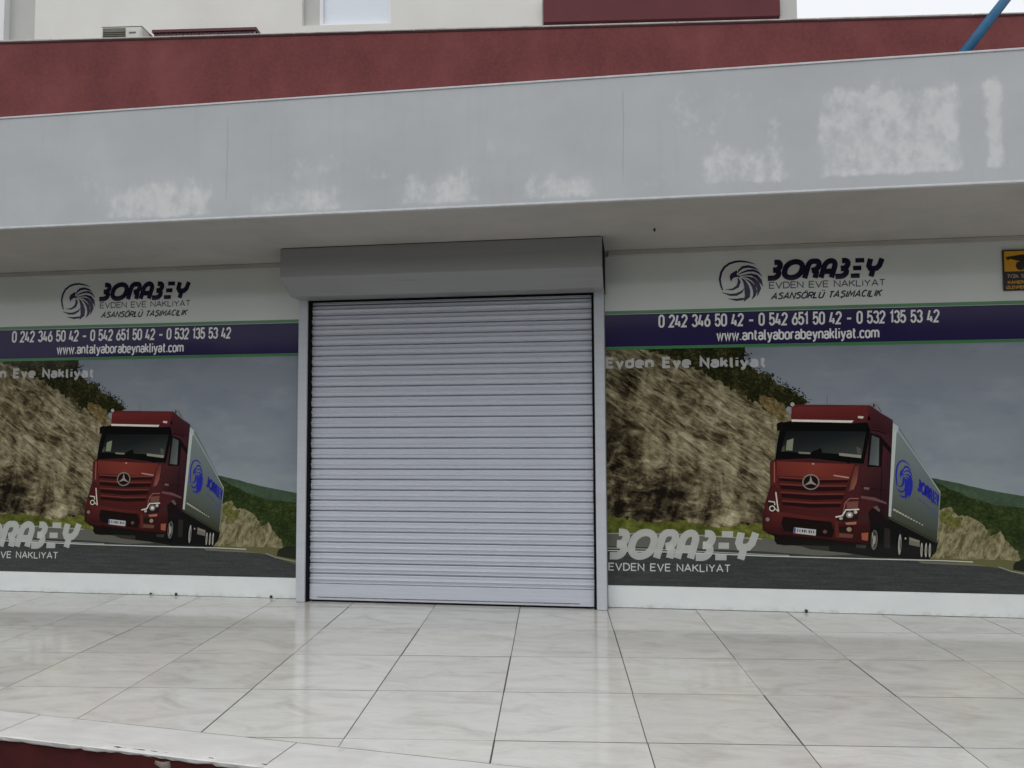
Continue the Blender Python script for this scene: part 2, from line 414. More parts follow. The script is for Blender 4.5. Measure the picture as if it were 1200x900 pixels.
# ------------------------------------------------------------------ roller shutter
sh = empty('roller_shutter', ((GX0+GX1)/2, -.06, 0), 0, 'closed silver-grey roller shutter with housing box between the two truck posters', 'shutter')
sx, sy = sh.location.x, sh.location.y
GF = -.122                                   # front of the guides
def L(x, y, z): return (x-sx, y-sy, z)
for a, b, inn in ((GX0, GX0+.070, 1), (GX1-.070, GX1, -1)):
    bm = bmesh.new()
    prof = [(a, GF), (b, GF), (b, .010), (a, .010)]
    A = [bm.verts.new(L(x, y, 0.0015)) for x, y in prof]; B = [bm.verts.new(L(x, y, 2.235)) for x, y in prof]
    for i in range(4): bm.faces.new((A[i], A[(i+1) % 4], B[(i+1) % 4], B[i]))
    bm.faces.new(A[::-1]); bm.faces.new(B); bmesh.ops.recalc_face_normals(bm, faces=bm.faces[:])
    bmesh.ops.bevel(bm, geom=bm.edges[:], offset=.004, segments=2, affect='EDGES')
    obj('guide_rail', mesh_of(bm, 'guide_rail'), M_GUIDE, sh)
    # black brush seal along the inner edge
    e0, e1 = (b+.0005, b+.017) if inn == 1 else (a-.017, a-.0005)
    box('brush_seal', L(e0, GF+.012, .004), L(e1, -.045, 2.235), M_BLACK, sh)
box('backing', L(GX0+.0705, -.030, .003), L(GX1-.0705, -.020, 2.30), M_BLACK, sh)
# curtain slats: one curved profile, 28 times
PITCH_S = .0752; SX0, SX1 = GX0+.0885, GX1-.0885
prof = []
YB = -.060
for zz, dep in ((.0050, .0100), (.0060, .0132), (.0078, .0138), (.0096, .0126), (.0112, .0106), (.018, .0130), (.024, .0154), (.0275, .0170), (.0295, .0200), (.0318, .0230), (.0340, .0237), (.0360, .0226), (.0400, .0176), (.0440, .0122), (.0465, .0096), (.0520, .0106), (.0580, .0124), (.0640, .0138), (.0665, .0124), (.0680, .0080)):
    prof.append((YB-dep, zz))
prof += [(YB+.010, PITCH_S-.0064), (YB+.010, PITCH_S-.0010), (YB+.012, PITCH_S-.0010), (YB+.012, 0.0), (YB-.0050, 0.0), (YB-.0075, .0040)]
loc_prof = [(y-sy, z) for y, z in prof]
ob = extrude_profile('slat', loc_prof, SX0-sx, SX1-sx, M_SLAT, sh, True)
try: ob.data.set_sharp_from_angle(angle=math.radians(40))
except Exception: pass
Z0 = .128; ob.location.z = Z0
for k in range(1, 29):
    if Z0+k*PITCH_S > 2.26: break
    o = obj('slat', ob.data, None, sh, (random.uniform(-.002, .002), random.uniform(-.0016, .0016), Z0+k*PITCH_S)); o.rotation_euler = (random.uniform(-.02, .02), random.uniform(-.0006, .0006), 0)
bar = box('bottom_bar', L(SX0, -.082, .014), L(SX1, -.046, .1275), M_SLAT, sh, .003)
M_SCUFF = simple('scuffed_rubber', (.16, .16, .18), .7, .3, .5, 30)
box('rubber_lip', L(SX0+.02, -.0775, .0022), L(SX1-.02, -.05, .0139), M_BLACK, sh)
# shadow line where the curtain enters the housing, drawn below as a black strip
# scuffed groove of the bottom bar (with its own shape)
box('grip_groove', L(SX0+.06, -.0845, .030), L(SX1-.10, -.0822, .036), M_SCUFF, sh, .0005)
# housing: vertical upper face, lower face turned in to the guides
HF = -.478
zk = on_y(530, 318.5, HF).z
pb = on_y(530, 341.5, -.300)
prof = [(.010, ZS-.004), (HF, ZS-.004), (HF, zk+.008), (HF+.003, zk), (-.318, pb.z+.012), (-.300, pb.z), (-.290, pb.z-.004), (.010, pb.z-.004)]
box('intake_shadow_strip', L(GX0+.071, -.112, pb.z-.019), L(GX1-.071, -.092, pb.z-.0043), M_BLACK, sh)  # black strip set in for the shadow gap under the housing lip
hx0, hx1 = GX0+.018, GX1+.004
hb = extrude_profile('housing', [(y-sy, z) for y, z in prof], hx0-sx, hx1-sx, M_BOX, sh)
box('soffit_gasket', L(hx0+.01, HF-.004, ZS-.0038), L(hx1-.01, HF+.02, ZS-.0005), M_BLACK, sh)
for a, b in ((hx0-.004, hx0-.0005), (hx1+.0005, hx1+.004)):
    extrude_profile('end_cap', [(y-sy+(.002 if y < -.1 else 0), z) for y, z in prof], a-sx, b-sx, M_BLACK if a > sx else M_BOX, sh)

# ------------------------------------------------------------------ vector print: strokes, lettering
def arc(cx, cy, rx, ry, a0, a1, n=9):
    return [(cx+rx*math.cos(math.radians(a0+(a1-a0)*i/n)), cy+ry*math.sin(math.radians(a0+(a1-a0)*i/n))) for i in range(n+1)]
def loop(x0, y0, x1, y1, r=None):
    w_, h_ = x1-x0, y1-y0; rx = w_/2; ry = min(r or w_/2, h_/2)
    p = arc(x0+rx, y1-ry, rx, ry, 180, 0, 10)+arc(x0+rx, y0+ry, rx, ry, 0, -180, 10)
    return p+[p[0]]
def ribbon(pts, wd):
    """pts in px; wd number or list; returns quads (mitred, no overlaps)"""
    P = [Vector(p) for p in pts]; n = len(P)
    Q = [P[0]]
    W = [wd]*n if not isinstance(wd, (list, tuple)) else list(wd); WW = [W[0]]
    for p, ww in zip(P[1:], W[1:]):
        if (p-Q[-1]).length > 1e-6: Q.append(p); WW.append(ww)
    P, W, n = Q, WW, len(Q)
    if n < 2: return []
    closed = (P[0]-P[-1]).length < 1e-4 and n > 3
    Lf, Rt = [], []
    for i in range(n):
        if closed: a, b = P[(i-1) % (n-1)], P[(i+1) % (n-1)]
        else: a, b = P[max(i-1, 0)], P[min(i+1, n-1)]
        d1 = (P[i]-a); d2 = (b-P[i])
        if d1.length < 1e-9: d1 = d2
        if d2.length < 1e-9: d2 = d1
        d1 = d1.normalized(); d2 = d2.normalized(); t = d1+d2
        t = d1 if t.length < 1e-4 else t.normalized()
        nn = Vector((-t.y, t.x)); k = max(.45, nn.dot(Vector((-d1.y, d1.x))))
        Lf.append(P[i]+nn*(W[i]/2/k)); Rt.append(P[i]-nn*(W[i]/2/k))
    return [[Lf[i], Rt[i], Rt[i+1], Lf[i+1]] for i in range(n-1)]
G = {
 '0': (.48, [loop(0, 0, .48, 1, .26)]), '1': (.26, [[(0, .80), (.2, 1), (.2, 0)]]),
 '2': (.48, [arc(.24, .74, .24, .26, 175, -25)+[(0, 0), (.48, 0)]]),
 '3': (.48, [arc(.23, .76, .23, .24, 165, -75), arc(.23, .27, .25, .27, 80, -165)]),
 '4': (.50, [[(.2, 1), (0, .22), (.5, .22)], [(.36, .48), (.36, 0)]]),
 '5': (.48, [[(.46, 1), (.05, 1), (.03, .52)]+arc(.23, .32, .25, .32, 105, -165)]),
 '6': (.48, [[(.36, 1), (.06, .48)], loop(0, 0, .48, .60, .26)]), '7': (.48, [[(0, 1), (.48, 1), (.16, 0)]]),
 '-': (.50, [[(.02, .42), (.48, .42)]]), '.': (.10, [[(.05, -.02), (.05, .09)]]), '/': (.4, [[(0, 0), (.4, 1)]]), ' ': (.26, []),
 'a': (.40, [arc(.2, .50, .2, .2, 160, 0)+[(.4, 0)], loop(0, 0, .4, .40, .2)]), 'n': (.40, [[(0, 0), (0, .7)], arc(.2, .5, .2, .2, 180, 0)+[(.4, 0)]]),
 't': (.28, [[(.10, .95), (.10, .14), (.17, .02), (.28, 0)], [(0, .7), (.27, .7)]]), 'l': (.14, [[(.02, 1), (.02, .1), (.07, .01), (.14, 0)]]),
 'y': (.42, [[(0, .7), (.21, .04)], [(.42, .7), (.18, -.18), (.10, -.25), (0, -.25)]]), 'b': (.42, [[(0, 1), (0, 0)], loop(0, 0, .42, .7, .21)]),
 'o': (.42, [loop(0, 0, .42, .7, .22)]), 'r': (.26, [[(0, 0), (0, .7)], arc(.18, .5, .18, .2, 180, 65)]),
 'e': (.42, [[(0, .36), (.42, .36), (.42, .48)]+arc(.21, .48, .21, .22, 0, 180)+arc(.21, .21, .21, .21, 180, 320)]),
 'k': (.38, [[(0, 1), (0, 0)], [(.36, .7), (.0, .28)], [(.14, .44), (.38, 0)]]), 'i': (.05, [[(.02, .7), (.02, 0)], [(.02, .88), (.02, .99)]]),
 'c': (.38, [arc(.21, .48, .21, .22, 30, 180)+arc(.21, .21, .21, .21, 180, 330)]), 'm': (.72, [[(0, 0), (0, .7)], arc(.18, .52, .18, .18, 180, 0)+[(.36, 0)], arc(.54, .52, .18, .18, 180, 0)+[(.72, 0)]]),
 'w': (.60, [[(0, .7), (.15, 0), (.30, .66), (.45, 0), (.60, .7)]]), 'v': (.40, [[(0, .7), (.2, 0), (.40, .7)]]), 'd': (.42, [[(.42, 1), (.42, 0)], loop(0, 0, .42, .7, .21)]),
 'E': (.42, [[(.42, 1), (0, 1), (0, 0), (.42, 0)], [(0, .52), (.37, .52)]]), 'V': (.52, [[(0, 1), (.26, 0), (.52, 1)]]),
 'D': (.50, [[(0, 0), (0, 1), (.22, 1)]+arc(.22, .5, .28, .5, 90, -90)+[(0, 0)]]), 'N': (.48, [[(0, 0), (0, 1), (.48, 0), (.48, 1)]]),
 'A': (.54, [[(0, 0), (.27, 1), (.54, 0)], [(.10, .33), (.44, .33)]]), 'K': (.46, [[(0, 1), (0, 0)], [(.44, 1), (.0, .42)], [(.15, .6), (.46, 0)]]),
 'L': (.38, [[(0, 1), (0, 0), (.38, 0)]]), 'I': (.06, [[(.03, 1), (.03, 0)]]), 'İ': (.06, [[(.03, .80), (.03, 0)], [(.03, .93), (.03, 1.05)]]),
 'Y': (.48, [[(0, 1), (.24, .48), (.48, 1)], [(.24, .48), (.24, 0)]]), 'T': (.44, [[(0, 1), (.44, 1)], [(.22, 1), (.22, 0)]]),
 'S': (.44, [arc(.22, .75, .21, .25, 30, 180, 8)+arc(.22, .27, .22, .27, 100, -150, 12)[1:]]), 'C': (.46, [arc(.25, .5, .25, .5, 50, 310, 16)]),
 'O': (.54, [loop(0, 0, .54, 1, .35)]), 'Ö': (.54, [loop(0, 0, .54, 1, .35), [(.15, 1.2), (.2, 1.3)], [(.36, 1.2), (.41, 1.3)]]),
 'R': (.46, [[(0, 0), (0, 1), (.24, 1)]+arc(.24, .74, .22, .26, 90, -90)+[(0, .48)], [(.22, .48), (.46, 0)]]),
 'Ü': (.48, [[(0, 1)]+arc(.24, .26, .24, .26, 180, 360)+[(.48, 1)], [(.12, 1.2), (.17, 1.3)], [(.32, 1.2), (.37, 1.3)]]),
 'Ş': (.44, [arc(.22, .75, .21, .25, 30, 180, 8)+arc(.22, .27, .22, .27, 100, -150, 12)[1:], [(.22, 0), (.18, -.24)]]),
 'M': (.62, [[(0, 0), (.06, 1), (.31, .3), (.56, 1), (.62, 0)]]), 'Z': (.46, [[(0, 1), (.46, 1), (0, 0), (.46, 0)]]), 'B': (.46, [[(0, 0), (0, 1), (.22, 1)]+arc(.22, .76, .2, .24, 90, -90)+[(0, .52)], [(.22, .52)]+arc(.22, .26, .24, .26, 90, -90)+[(0, 0)]]),
 'P': (.46, [[(0, 0), (0, 1), (.24, 1)]+arc(.24, .74, .22, .26, 90, -90)+[(0, .48)]])}
# heavy display letters of the company name: first letter open on its left, like a 3; E as three bars
HV = {
 'B': (.56, [[(-.02, .99)]+arc(.20, .745, .30, .245, 95, -80, 12)+[(.06, .52)], [(.06, .49)]+arc(.20, .25, .36, .25, 78, -95, 12)+[(-.16, .0)]]),
 'O': (.80, [loop(0, 0, .80, 1, .42)]), 'R': (.70, [[(0, -.06), (0, .72)]+arc(.22, .74, .22, .26, 180, 90, 6)+[(.42, 1)]+arc(.42, .72, .25, .28, 90, -60, 8)+[(.30, .42)], [(.40, .44), (.64, .28), (.66, -.06)]]),
 'A': (.70, [[(0, -.06), (0, .66)]+arc(.33, .66, .33, .34, 180, 0, 10)+[(.66, -.06)], [(.12, .34), (.54, .34)]]),
 'E': (.54, [[(.02, .98), (.54, .98)], [(.02, .50), (.50, .50)], [(.02, .02), (.54, .02)]]),
 'Y': (.72, [[(.04, 1.06), (.06, .62), (.18, .46), (.36, .44), (.54, .46), (.66, .62), (.70, 1.06)], [(.36, .33), (.36, -.06)]])}
for _k, _w in (('B', .42), ('O', .94), ('R', .62), ('A', .62), ('E', .52), ('Y', .70)):
    _q = _w/HV[_k][0]; HV[_k] = (_w, [[(x*_q, y) for x, y in pth] for pth in HV[_k][1]])
def lettering(txt, x0, y0, x1, y1, h, stroke, font=None, slant=0.0, track=.16, uneven=0.0):
    """px-space lettering from baseline start to baseline end, cap height h px -> list of (layer, quad)"""
    font = font or G; adv = []; x = 0
    wi = 0
    for ch in txt:
        wd, paths = font.get(ch, G.get(ch, (.3, []))); adv.append((x, paths, wi)); x += wd+track
        if ch == ' ': wi += 1
    tot = x-track; out = []; hh = h-stroke; inner = (x1-x0)-stroke-max(0, slant)*h
    r = random.Random(len(txt))
    for xo, paths, wi in adv:
        for li, path in enumerate(paths):
            pts = []
            dy = r.uniform(-1, 1)*uneven
            for (gx, gy) in path:
                u = (xo+gx)/tot; px = x0+stroke/2+u*inner+slant*h*gy
                pts.append((px, y0+(y1-y0)*u-stroke/2-gy*hh-dy))
            for qd in ribbon(pts, stroke*(.84 if len(paths) == 3 and font is HV else 1)): out.append((li, qd, wi))
    return out

EMB = [  # (x, y, width) in a 1200/110 px enlargement of the emblem
 [(185,495,16),(160,430,26),(147,350,28),(165,265,30),(205,200,30),(270,152,28),(345,128,28),(420,122,26),(500,132,20),(560,148,12),(610,163,2)],
 [(376,275,6),(396,235,24),(440,200,34),(510,188,34),(585,205,24),(648,238,2)],
 [(385,292,6),(430,268,18),(500,243,26),(575,238,30),(640,265,26),(692,322,2)],
 [(400,312,5),(470,298,14),(545,290,24),(615,315,44),(665,370,44),(700,448,3)],
 [(430,325,3),(500,325,16),(570,352,46),(625,405,62),(650,470,52),(628,572,4)],
 [(470,345,4),(530,385,26),(580,440,50),(598,510,50),(590,560,34),(552,615,3)],
 [(420,335,4),(455,370,30),(485,430,56),(500,500,76),(500,570,66),(455,640,3)],
 [(378,330,5),(396,385,38),(375,445,38),(310,483,24),(215,484,2)],
 [(462,468,3),(425,515,26),(360,548,34),(280,553,28),(165,522,2)],
 [(490,590,6),(440,606,30),(360,616,30),(245,600,2)]]
EMB_HEAD = [(272,318),(286,284),(318,262),(352,243),(366,236),(372,262),(362,290),(380,302),(410,312),(404,326),(368,322),(334,330),(308,346),(296,382),(284,366),(276,342)]

# ------------------------------------------------------------------ vector print: the poster
PX0, PZ0, PX1, PZ1 = -0.178, 0.1505, 2.600, 2.458
def light_at(z):
    T = LIGHT
    for (a, la), (b, lb) in zip(T, T[1:]):
        if z <= b: u = max(0, (z-a)/(b-a)); return la+(lb-la)*u
    return T[-1][1]
LIGHT = [(.15, .72), (.5, .68), (1.0, .595), (1.5, .475), (2.0, .34), (2.3, .215), (2.46, .16)]
def ink(c, z):
    """print colour (reflectance) of a colour seen in the photograph at height z under the canopy"""
    k = 1/light_at(z); return tuple(min(.85, max(.0035, (v-.0015)*k)) for v in lin(c))
def wall_pt(p): q = on_y(p[0], p[1], 0.0); return (q.x-PX0, q.z-PZ0)
STEP = .00035
class Print:
    def __init__(self): self.v = []; self.f = []; self.c = []
    def poly(self, pts, col, lev, z=None, cols=None):
        W_ = [wall_pt(p) for p in pts]
        n = len(W_); a = sum(W_[i][0]*W_[(i+1) % n][1]-W_[(i+1) % n][0]*W_[i][1] for i in range(n))
        idx = list(range(n))
        if a < 0: idx.reverse()
        b = len(self.v)
        for i in idx:
            self.v.append((W_[i][0], -.0004-lev*STEP, W_[i][1]))
            cc = cols[i] if cols else col
            self.c.append(ink(cc, W_[i][1]+PZ0 if z is None else z))
        self.f.append(list(range(b, b+n)))
    def strokes(self, qs, col, lev, z=None):
        for li, qd in qs: self.poly(qd, col, lev+li*.3, z)
    def line(self, pts, wd, col, lev):
        for qd in ribbon(pts, wd): self.poly(qd, col, lev)
    def ell(self, cx, cy, rx, ry, col, lev, n=20, rot=0):
        cr, sr = math.cos(rot), math.sin(rot)
        self.poly([(cx+rx*math.cos(t)*cr-ry*math.sin(t)*sr, cy+rx*math.cos(t)*sr+ry*math.sin(t)*cr) for t in [2*math.pi*i/n for i in range(n)]], col, lev)
    def build(self, name, mat, parent):
        me = bpy.data.meshes.new(name); me.from_pydata(self.v, [], self.f); me.update()
        at = me.color_attributes.new('ink', 'FLOAT_COLOR', 'POINT')
        for i, cc in enumerate(self.c): at.data[i].color = cc+(1,)
        return obj(name, me, mat, parent)
GL, SPEC = .08, .20
def mat_ink(name='printed_film', grain=.10, alpha=None):
    N = NT(name); at = N.n('ShaderNodeAttribute', attribute_name='ink')
    c = at.outputs['Color']
    if grain:
        f = N.noise(N.map(), 70, 4, .7); c = N.mix(1.0, c, N.ramp(f, [(.3, (1-grain,)*3), (.7, (1.0,)*3)]), 'MULTIPLY')
    m_ = N.done(c, GL, SPEC)
    if alpha: N.b.inputs['Alpha'].default_value = alpha
    return m_
M_INK = mat_ink(); M_INKF = mat_ink('printed_flat_film', .05); M_GHOST = mat_ink('printed_faded_film', .06, .55); M_GHOST2 = mat_ink('printed_thin_film', .05, .85)
def Z(c, z): return ink(c, z)
def mat_skyprint():
    N = NT('printed_sky'); X = N.xyz()
    g = N.rng(X[2], .4, 1.65, 0, 1, False)
    c = N.mix(g, Z((120, 129, 131), .75), Z((93, 97, 105), 1.7))
    n1 = N.noise(N.map(scale=(1, 1, 2.4)), 1.3, 6, .6)
    c = N.mix(N.math('MULTIPLY', N.rng(n1, .42, .68), .34), c, Z((74, 81, 93), 1.4))
    n2 = N.noise(N.map(scale=(1, 1, 2), loc=(3, 0, 1)), 2.2, 6, .6)
    c = N.mix(N.math('MULTIPLY', N.rng(n2, .5, .72), .28), c, Z((128, 132, 140), 1.3))
    return N.done(c, GL, SPEC)
def mat_rockprint():
    N = NT('printed_rock'); X = N.xyz()
    # streaks follow the slope at the top and level out lower down
    warp = N.noise(N.map(), 2.0, 2)
    n1a = N.noise(N.map(N.map(rot=(0, -.60, 0)), (3.6, 1, 15)), 1.8, 6, .64, .9)
    n1b = N.noise(N.map(N.map(rot=(0, -.12, 0)), (4.0, 1, 8)), 1.8, 6, .64, .9)
    hi = N.rng(N.math('ADD', X[2], N.math('MULTIPLY', X[0], .55)), .85, 1.35)
    mm = N.n('ShaderNodeMix', data_type='FLOAT'); N.put(mm.inputs[0], hi); N.put(mm.inputs[2], n1b); N.put(mm.inputs[3], n1a); n1 = mm.outputs[0]
    n2 = N.noise(N.map(N.map(rot=(0, -.35, 0)), (10, 1, 22)), 2.0, 6, .7, .5)
    n3 = N.noise(N.map(N.map(rot=(0, -.18, 0)), (4.2, 1, 1.7)), 1.6, 4, .6, .8)
    k = N.math('ADD', N.math('MULTIPLY', n1, .72), N.math('MULTIPLY', n2, .28))
    k = N.math('ADD', k, N.math('MULTIPLY', N.math('SUBTRACT', n3, .5), N.rng(hi, 0, 1, .80, .42, False)))
    k = N.math('ADD', k, N.math('MULTIPLY', N.math('SUBTRACT', hi, .5), .07))
    k = N.math('SUBTRACT', k, N.rng(X[0], .0, .55, .05, 0))
    c = N.ramp(k, [(.33, Z((20, 16, 11), 1.1)), (.44, Z((54, 47, 35), 1.1)), (.53, Z((92, 85, 65), 1.1)), (.62, Z((122, 115, 92), 1.1)), (.75, Z((158, 150, 126), 1.1))])
    gr = N.math('MULTIPLY', N.rng(N.math('ADD', X[2], N.math('MULTIPLY', warp, .22)), .48, .32), .7)
    c = N.mix(gr, c, N.ramp(n2, [(.3, Z((42, 46, 20), .6)), (.7, Z((92, 96, 44), .6))]))
    return N.done(c, GL, SPEC)
def mat_leafprint(name, dark, mid, lite, z, sc):
    N = NT(name); n1 = N.noise(N.map(scale=(1, 1, 1.2)), sc, 6, .7); n2 = N.noise(N.map(), sc*.22, 3)
    k = N.math('ADD', N.math('MULTIPLY', n1, .65), N.math('MULTIPLY', n2, .4))
    return N.done(N.ramp(k, [(.38, Z(dark, z)), (.54, Z(mid, z)), (.70, Z(lite, z))]), GL, SPEC)
def mat_roadprint():
    N = NT('printed_road'); X = N.xyz()
    n1 = N.noise(N.map(scale=(3, 1, 40), rot=(0, .03, 0)), 1.5, 6, .65); n2 = N.noise(N.map(), 60, 4, .7)
    k = N.math('ADD', N.math('MULTIPLY', n1, .6), N.math('MULTIPLY', n2, .4))
    return N.done(N.ramp(k, [(.3, Z((36, 38, 38), .3)), (.5, Z((49, 52, 51), .3)), (.75, Z((66, 69, 66), .3))]), GL, SPEC)
def jag(pts, amp, step, seed):
    r = random.Random(seed); out = []
    for a, b in zip(pts, pts[1:]):
        n = max(1, int(math.hypot(b[0]-a[0], b[1]-a[1])/step))
        for i in range(n): out.append((a[0]+(b[0]-a[0])*i/n+r.uniform(-amp, amp), a[1]+(b[1]-a[1])*i/n+r.uniform(-amp, amp)))
    return out+[pts[-1]]
def px_of(x, z):
    d = Vector((x, 0, z))-CAM; k = d.dot(FWD); return (600+F_PX*d.dot(RIGHT)/k, 450-F_PX*d.dot(UP)/k)

def make_poster():
    root = empty('window_poster', (PX0, 0, PZ0), 0, 'truck poster with phone numbers to the right of the roller shutter', 'poster', 'truck posters on the shop windows')
    W_, H_ = PX1-PX0, PZ1-PZ0
    N = NT('printed_white'); cw = N.ramp(N.noise(N.map(), 1.5, 3), [(.3, (.60, .625, .60)), (.7, (.65, .675, .65))])
    m_white = N.done(cw, GL, .35)
    box('panel', (0, 0, 0), (W_, .0115, H_), m_white, root)
    # printed sky rectangle up to the lower green stripe
    zb, zt = 1.800, 2.066
    def rect(x0, z0, x1, z1): return [px_of(x0, z0), px_of(x1, z0), px_of(x1, z1), px_of(x0, z1)]
    e = .0008
    p = Print(); p.poly(rect(PX0+e, PZ0+e, PX1-e, zb), (100, 104, 110), 0); p.build('sky_print', mat_skyprint(), root)
    # rock face left
    LX = px_of(PX0+e, 1)[0]
    def lx(y): return (px_of(PX0+e, on_y(LX, y, 0).z)[0], y)
    def top(x): return (x, px_of(on_y(x, 405, 0).x, zb)[1]+.05)
    p = Print()
    p.poly([lx(628), lx(412), top(711), top(806)]+jag([(806, 408), (838, 428), (876, 450), (910, 472), (930, 488), (912, 530), (902, 575), (893, 628)], 1.2, 6, 5), (120, 100, 80), 1)
    p.build('rock_print', mat_rockprint(), root)
    # trees above the rock
    p = Print()
    p.poly([top(742)]+jag([(760, 411), (790, 420), (812, 431), (840, 446), (868, 462), (896, 478), (914, 489)], 2.6, 3, 9)+jag([(924, 478), (949, 472), (936, 463), (925, 456), (912, 450), (902, 441), (890, 437), (878, 428), (871, 420), (873, 410)], 1.9, 1.6, 4)+[top(873)], (30, 35, 20), 2)
    rl_ = random.Random(77); ridge = [(873, 414), (880, 427), (892, 437), (903, 441), (914, 450), (926, 456), (938, 463), (948, 471)]
    for _ in range(130):                                              # loose twigs and leaves along the skyline
        u = rl_.random()*(len(ridge)-1.001); i_ = int(u); f_ = u-i_; a_, b_ = ridge[i_], ridge[i_+1]
        x_ = a_[0]+(b_[0]-a_[0])*f_+rl_.gauss(0, 2.4); y_ = a_[1]+(b_[1]-a_[1])*f_+rl_.gauss(-1.0, 2.4)
        if y_ < 412: continue
        t_ = rl_.uniform(0, 6.28); q_ = rl_.uniform(.7, 2.0)
        p.poly([(x_+q_*math.cos(t_+k_*2.1), y_+q_*.8*math.sin(t_+k_*2.1)) for k_ in range(3)], (30, 35, 20), 2.2+rl_.random()*.6)
    p.build('tree_print', mat_leafprint('printed_leaves', (10, 12, 6), (27, 28, 16), (66, 60, 38), 1.7, 42), root)
    p = Print()
    p.poly(jag([(890, 462), (905, 466), (918, 474), (922, 488), (914, 494), (896, 478), (888, 470), (890, 462)], 1.8, 4, 21), (100, 90, 60), 3)
    p.build('boulder_print', mat_leafprint('printed_boulders', (36, 30, 18), (80, 69, 45), (122, 108, 76), 1.5, 34), root)
    # grass verge under the rock
    p = Print()
    p.poly([lx(630), lx(604)]+jag([(714, 604), (760, 612), (800, 610), (840, 618), (905, 612)], 1.8, 3, 31)+[(930, 640)], (80, 84, 34), 3)
    p.build('grass_print', mat_leafprint('printed_grass', (46, 52, 20), (80, 84, 36), (112, 112, 58), .6, 18), root)
    # hills right
    RXX = px_of(PX1-e, 1)[0]
    def rx(y): return (px_of(PX1-e, on_y(RXX, y, 0).z)[0], y)
    p = Print(); p.poly([(1085, 640), (1085, 559)]+jag([(1092, 560), (1122, 566), (1156, 574)], .3, 6, 2)+[rx(584), rx(640)], (52, 64, 54), 1)
    p.build('far_hill_print', mat_leafprint('printed_far_hill', (44, 56, 46), (54, 68, 54), (66, 80, 62), .8, 26), root)
    p = Print(); p.poly([(1085, 645), (1085, 560)]+jag([(1090, 561), (1112, 573), (1145, 586), (1170, 592)], .9, 3, 3)+[rx(597), rx(668)], (38, 46, 26), 2)
    p.build('forest_print', mat_leafprint('printed_forest', (20, 26, 12), (38, 48, 24), (66, 74, 38), .75, 40), root)
    p = Print()
    p.poly([(1085, 662), (1085, 604)]+jag([(1100, 598), (1114, 594), (1122, 604), (1134, 604), (1144, 609), (1155, 618), (1162, 628), (1172, 622), (1180, 634), (1192, 646), (1196, 656)], 1.2, 3, 8)+[(1196, 664)], (110, 104, 80), 3)
    N = NT('printed_cliff'); n1 = N.noise(N.map(N.map(rot=(0, -.45, 0)), (11, 1, 4.0)), 2.6, 7, .7, .6); n2 = N.noise(N.map(), 30, 5, .7)
    k = N.math('ADD', N.math('MULTIPLY', n1, .7), N.math('MULTIPLY', n2, .3))
    p.build('cliff_print', N.done(N.ramp(k, [(.34, Z((42, 40, 22), .6)), (.45, Z((82, 78, 54), .6)), (.54, Z((116, 110, 84), .6)), (.7, Z((142, 136, 108), .6))]), GL, SPEC), root)
    p = Print()
    p.poly(jag([(1100, 606), (1104, 600), (1112, 596), (1118, 606), (1128, 606), (1126, 616), (1118, 622), (1110, 616), (1104, 612), (1100, 606)], 1.4, 3, 12), (80, 84, 40), 4)
    p.build('shrub_print', mat_leafprint('printed_shrub', (44, 46, 22), (84, 84, 44), (124, 120, 76), .7, 36), root)
    p = Print(); p.poly([(1085, 664), (1085, 655)]+jag([(1100, 654), (1130, 655), (1180, 656)], .8, 3, 13)+[rx(662), rx(686)], (84, 82, 52), 4)
    p.poly(jag([(1187, 667), (1188, 660), (1194, 657), (1200, 655)], 1.2, 1.5, 14)+[rx(655), rx(673)], (26, 29, 18), 5)
    p.build('verge_print', M_INK, root)
    # road
    p = Print()
    p.poly([px_of(PX0+e, PZ0+e), lx(626), (790, 628), (893, 632), (960, 634), (1010, 640), (1060, 652), (1130, 660), (1172, 666), rx(680), px_of(PX1-e, PZ0+e)], (52, 55, 54), 6)
    p.build('road_print', mat_roadprint(), root)
    p = Print()
    p.poly([lx(624), (790, 624), (893, 630), (960, 640), (1000, 650), (960, 651), (893, 646), (790, 642), lx(640)], (84, 84, 77), 6.5, None)
    p.line([lx(625), (790, 626), (893, 631.5)], 1.0, (140, 138, 120), 7)
    p.line([lx(645), (790, 647), (900, 651.6), (1010, 654.6), (1100, 656.8), (1140, 658.5)], 1.1, (172, 174, 166), 7)
    p.line([lx(642), (790, 644.5), (870, 648.6), (925, 651.0)], 1.0, (140, 142, 136), 7)
    p.line([(1170, 664), (1185, 669.5), rx(675.5)], 1.3, (120, 122, 116), 7)
    p.poly([(1075, 657.4), (1140, 660), (1160, 664), (1120, 662), (1080, 660)], (92, 90, 74), 6.7)
    p.build('road_line_print', M_INK, root)
    truck_print(root)
    # band, stripes, lettering
    p = Print(); p.poly(rect(PX0+e, 1.8135, PX1-e, 2.042), (27, 22, 48), 1, 2.0); p.build('name_band', M_INKF, root)
    p = Print()
    p.poly(rect(PX0+e, 2.045, PX1-e, 2.068), (54, 84, 60), 1, 2.06); p.poly(rect(PX0+e, 1.793, PX1-e, 1.8125), (48, 88, 56), 8.2, 1.8)
    p.build('green_stripe', M_INKF, root)
    def letters(name, qs, col, lev, z, mat=M_INKF):                     # each printed word is a part of its own
        for wi in sorted({q[2] for q in qs}):
            p = Print(); p.strokes([q[:2] for q in qs if q[2] == wi], col, lev, z); p.build(name, mat, root)
    letters('phone_number', lettering('0 242 346 50 42 - 0 542 651 50 42 - 0 532 135 53 42', 771.5, 384.2, 1101, 377.8, 15.4, 2.25, track=.20), (160, 162, 174), 2, 1.97)
    letters('web_address', lettering('www.antalyaborabeynakliyat.com', 839.5, 399.6, 1030.5, 396.2, 13.4, 2.0, track=.19), (158, 160, 172), 2, 1.87)
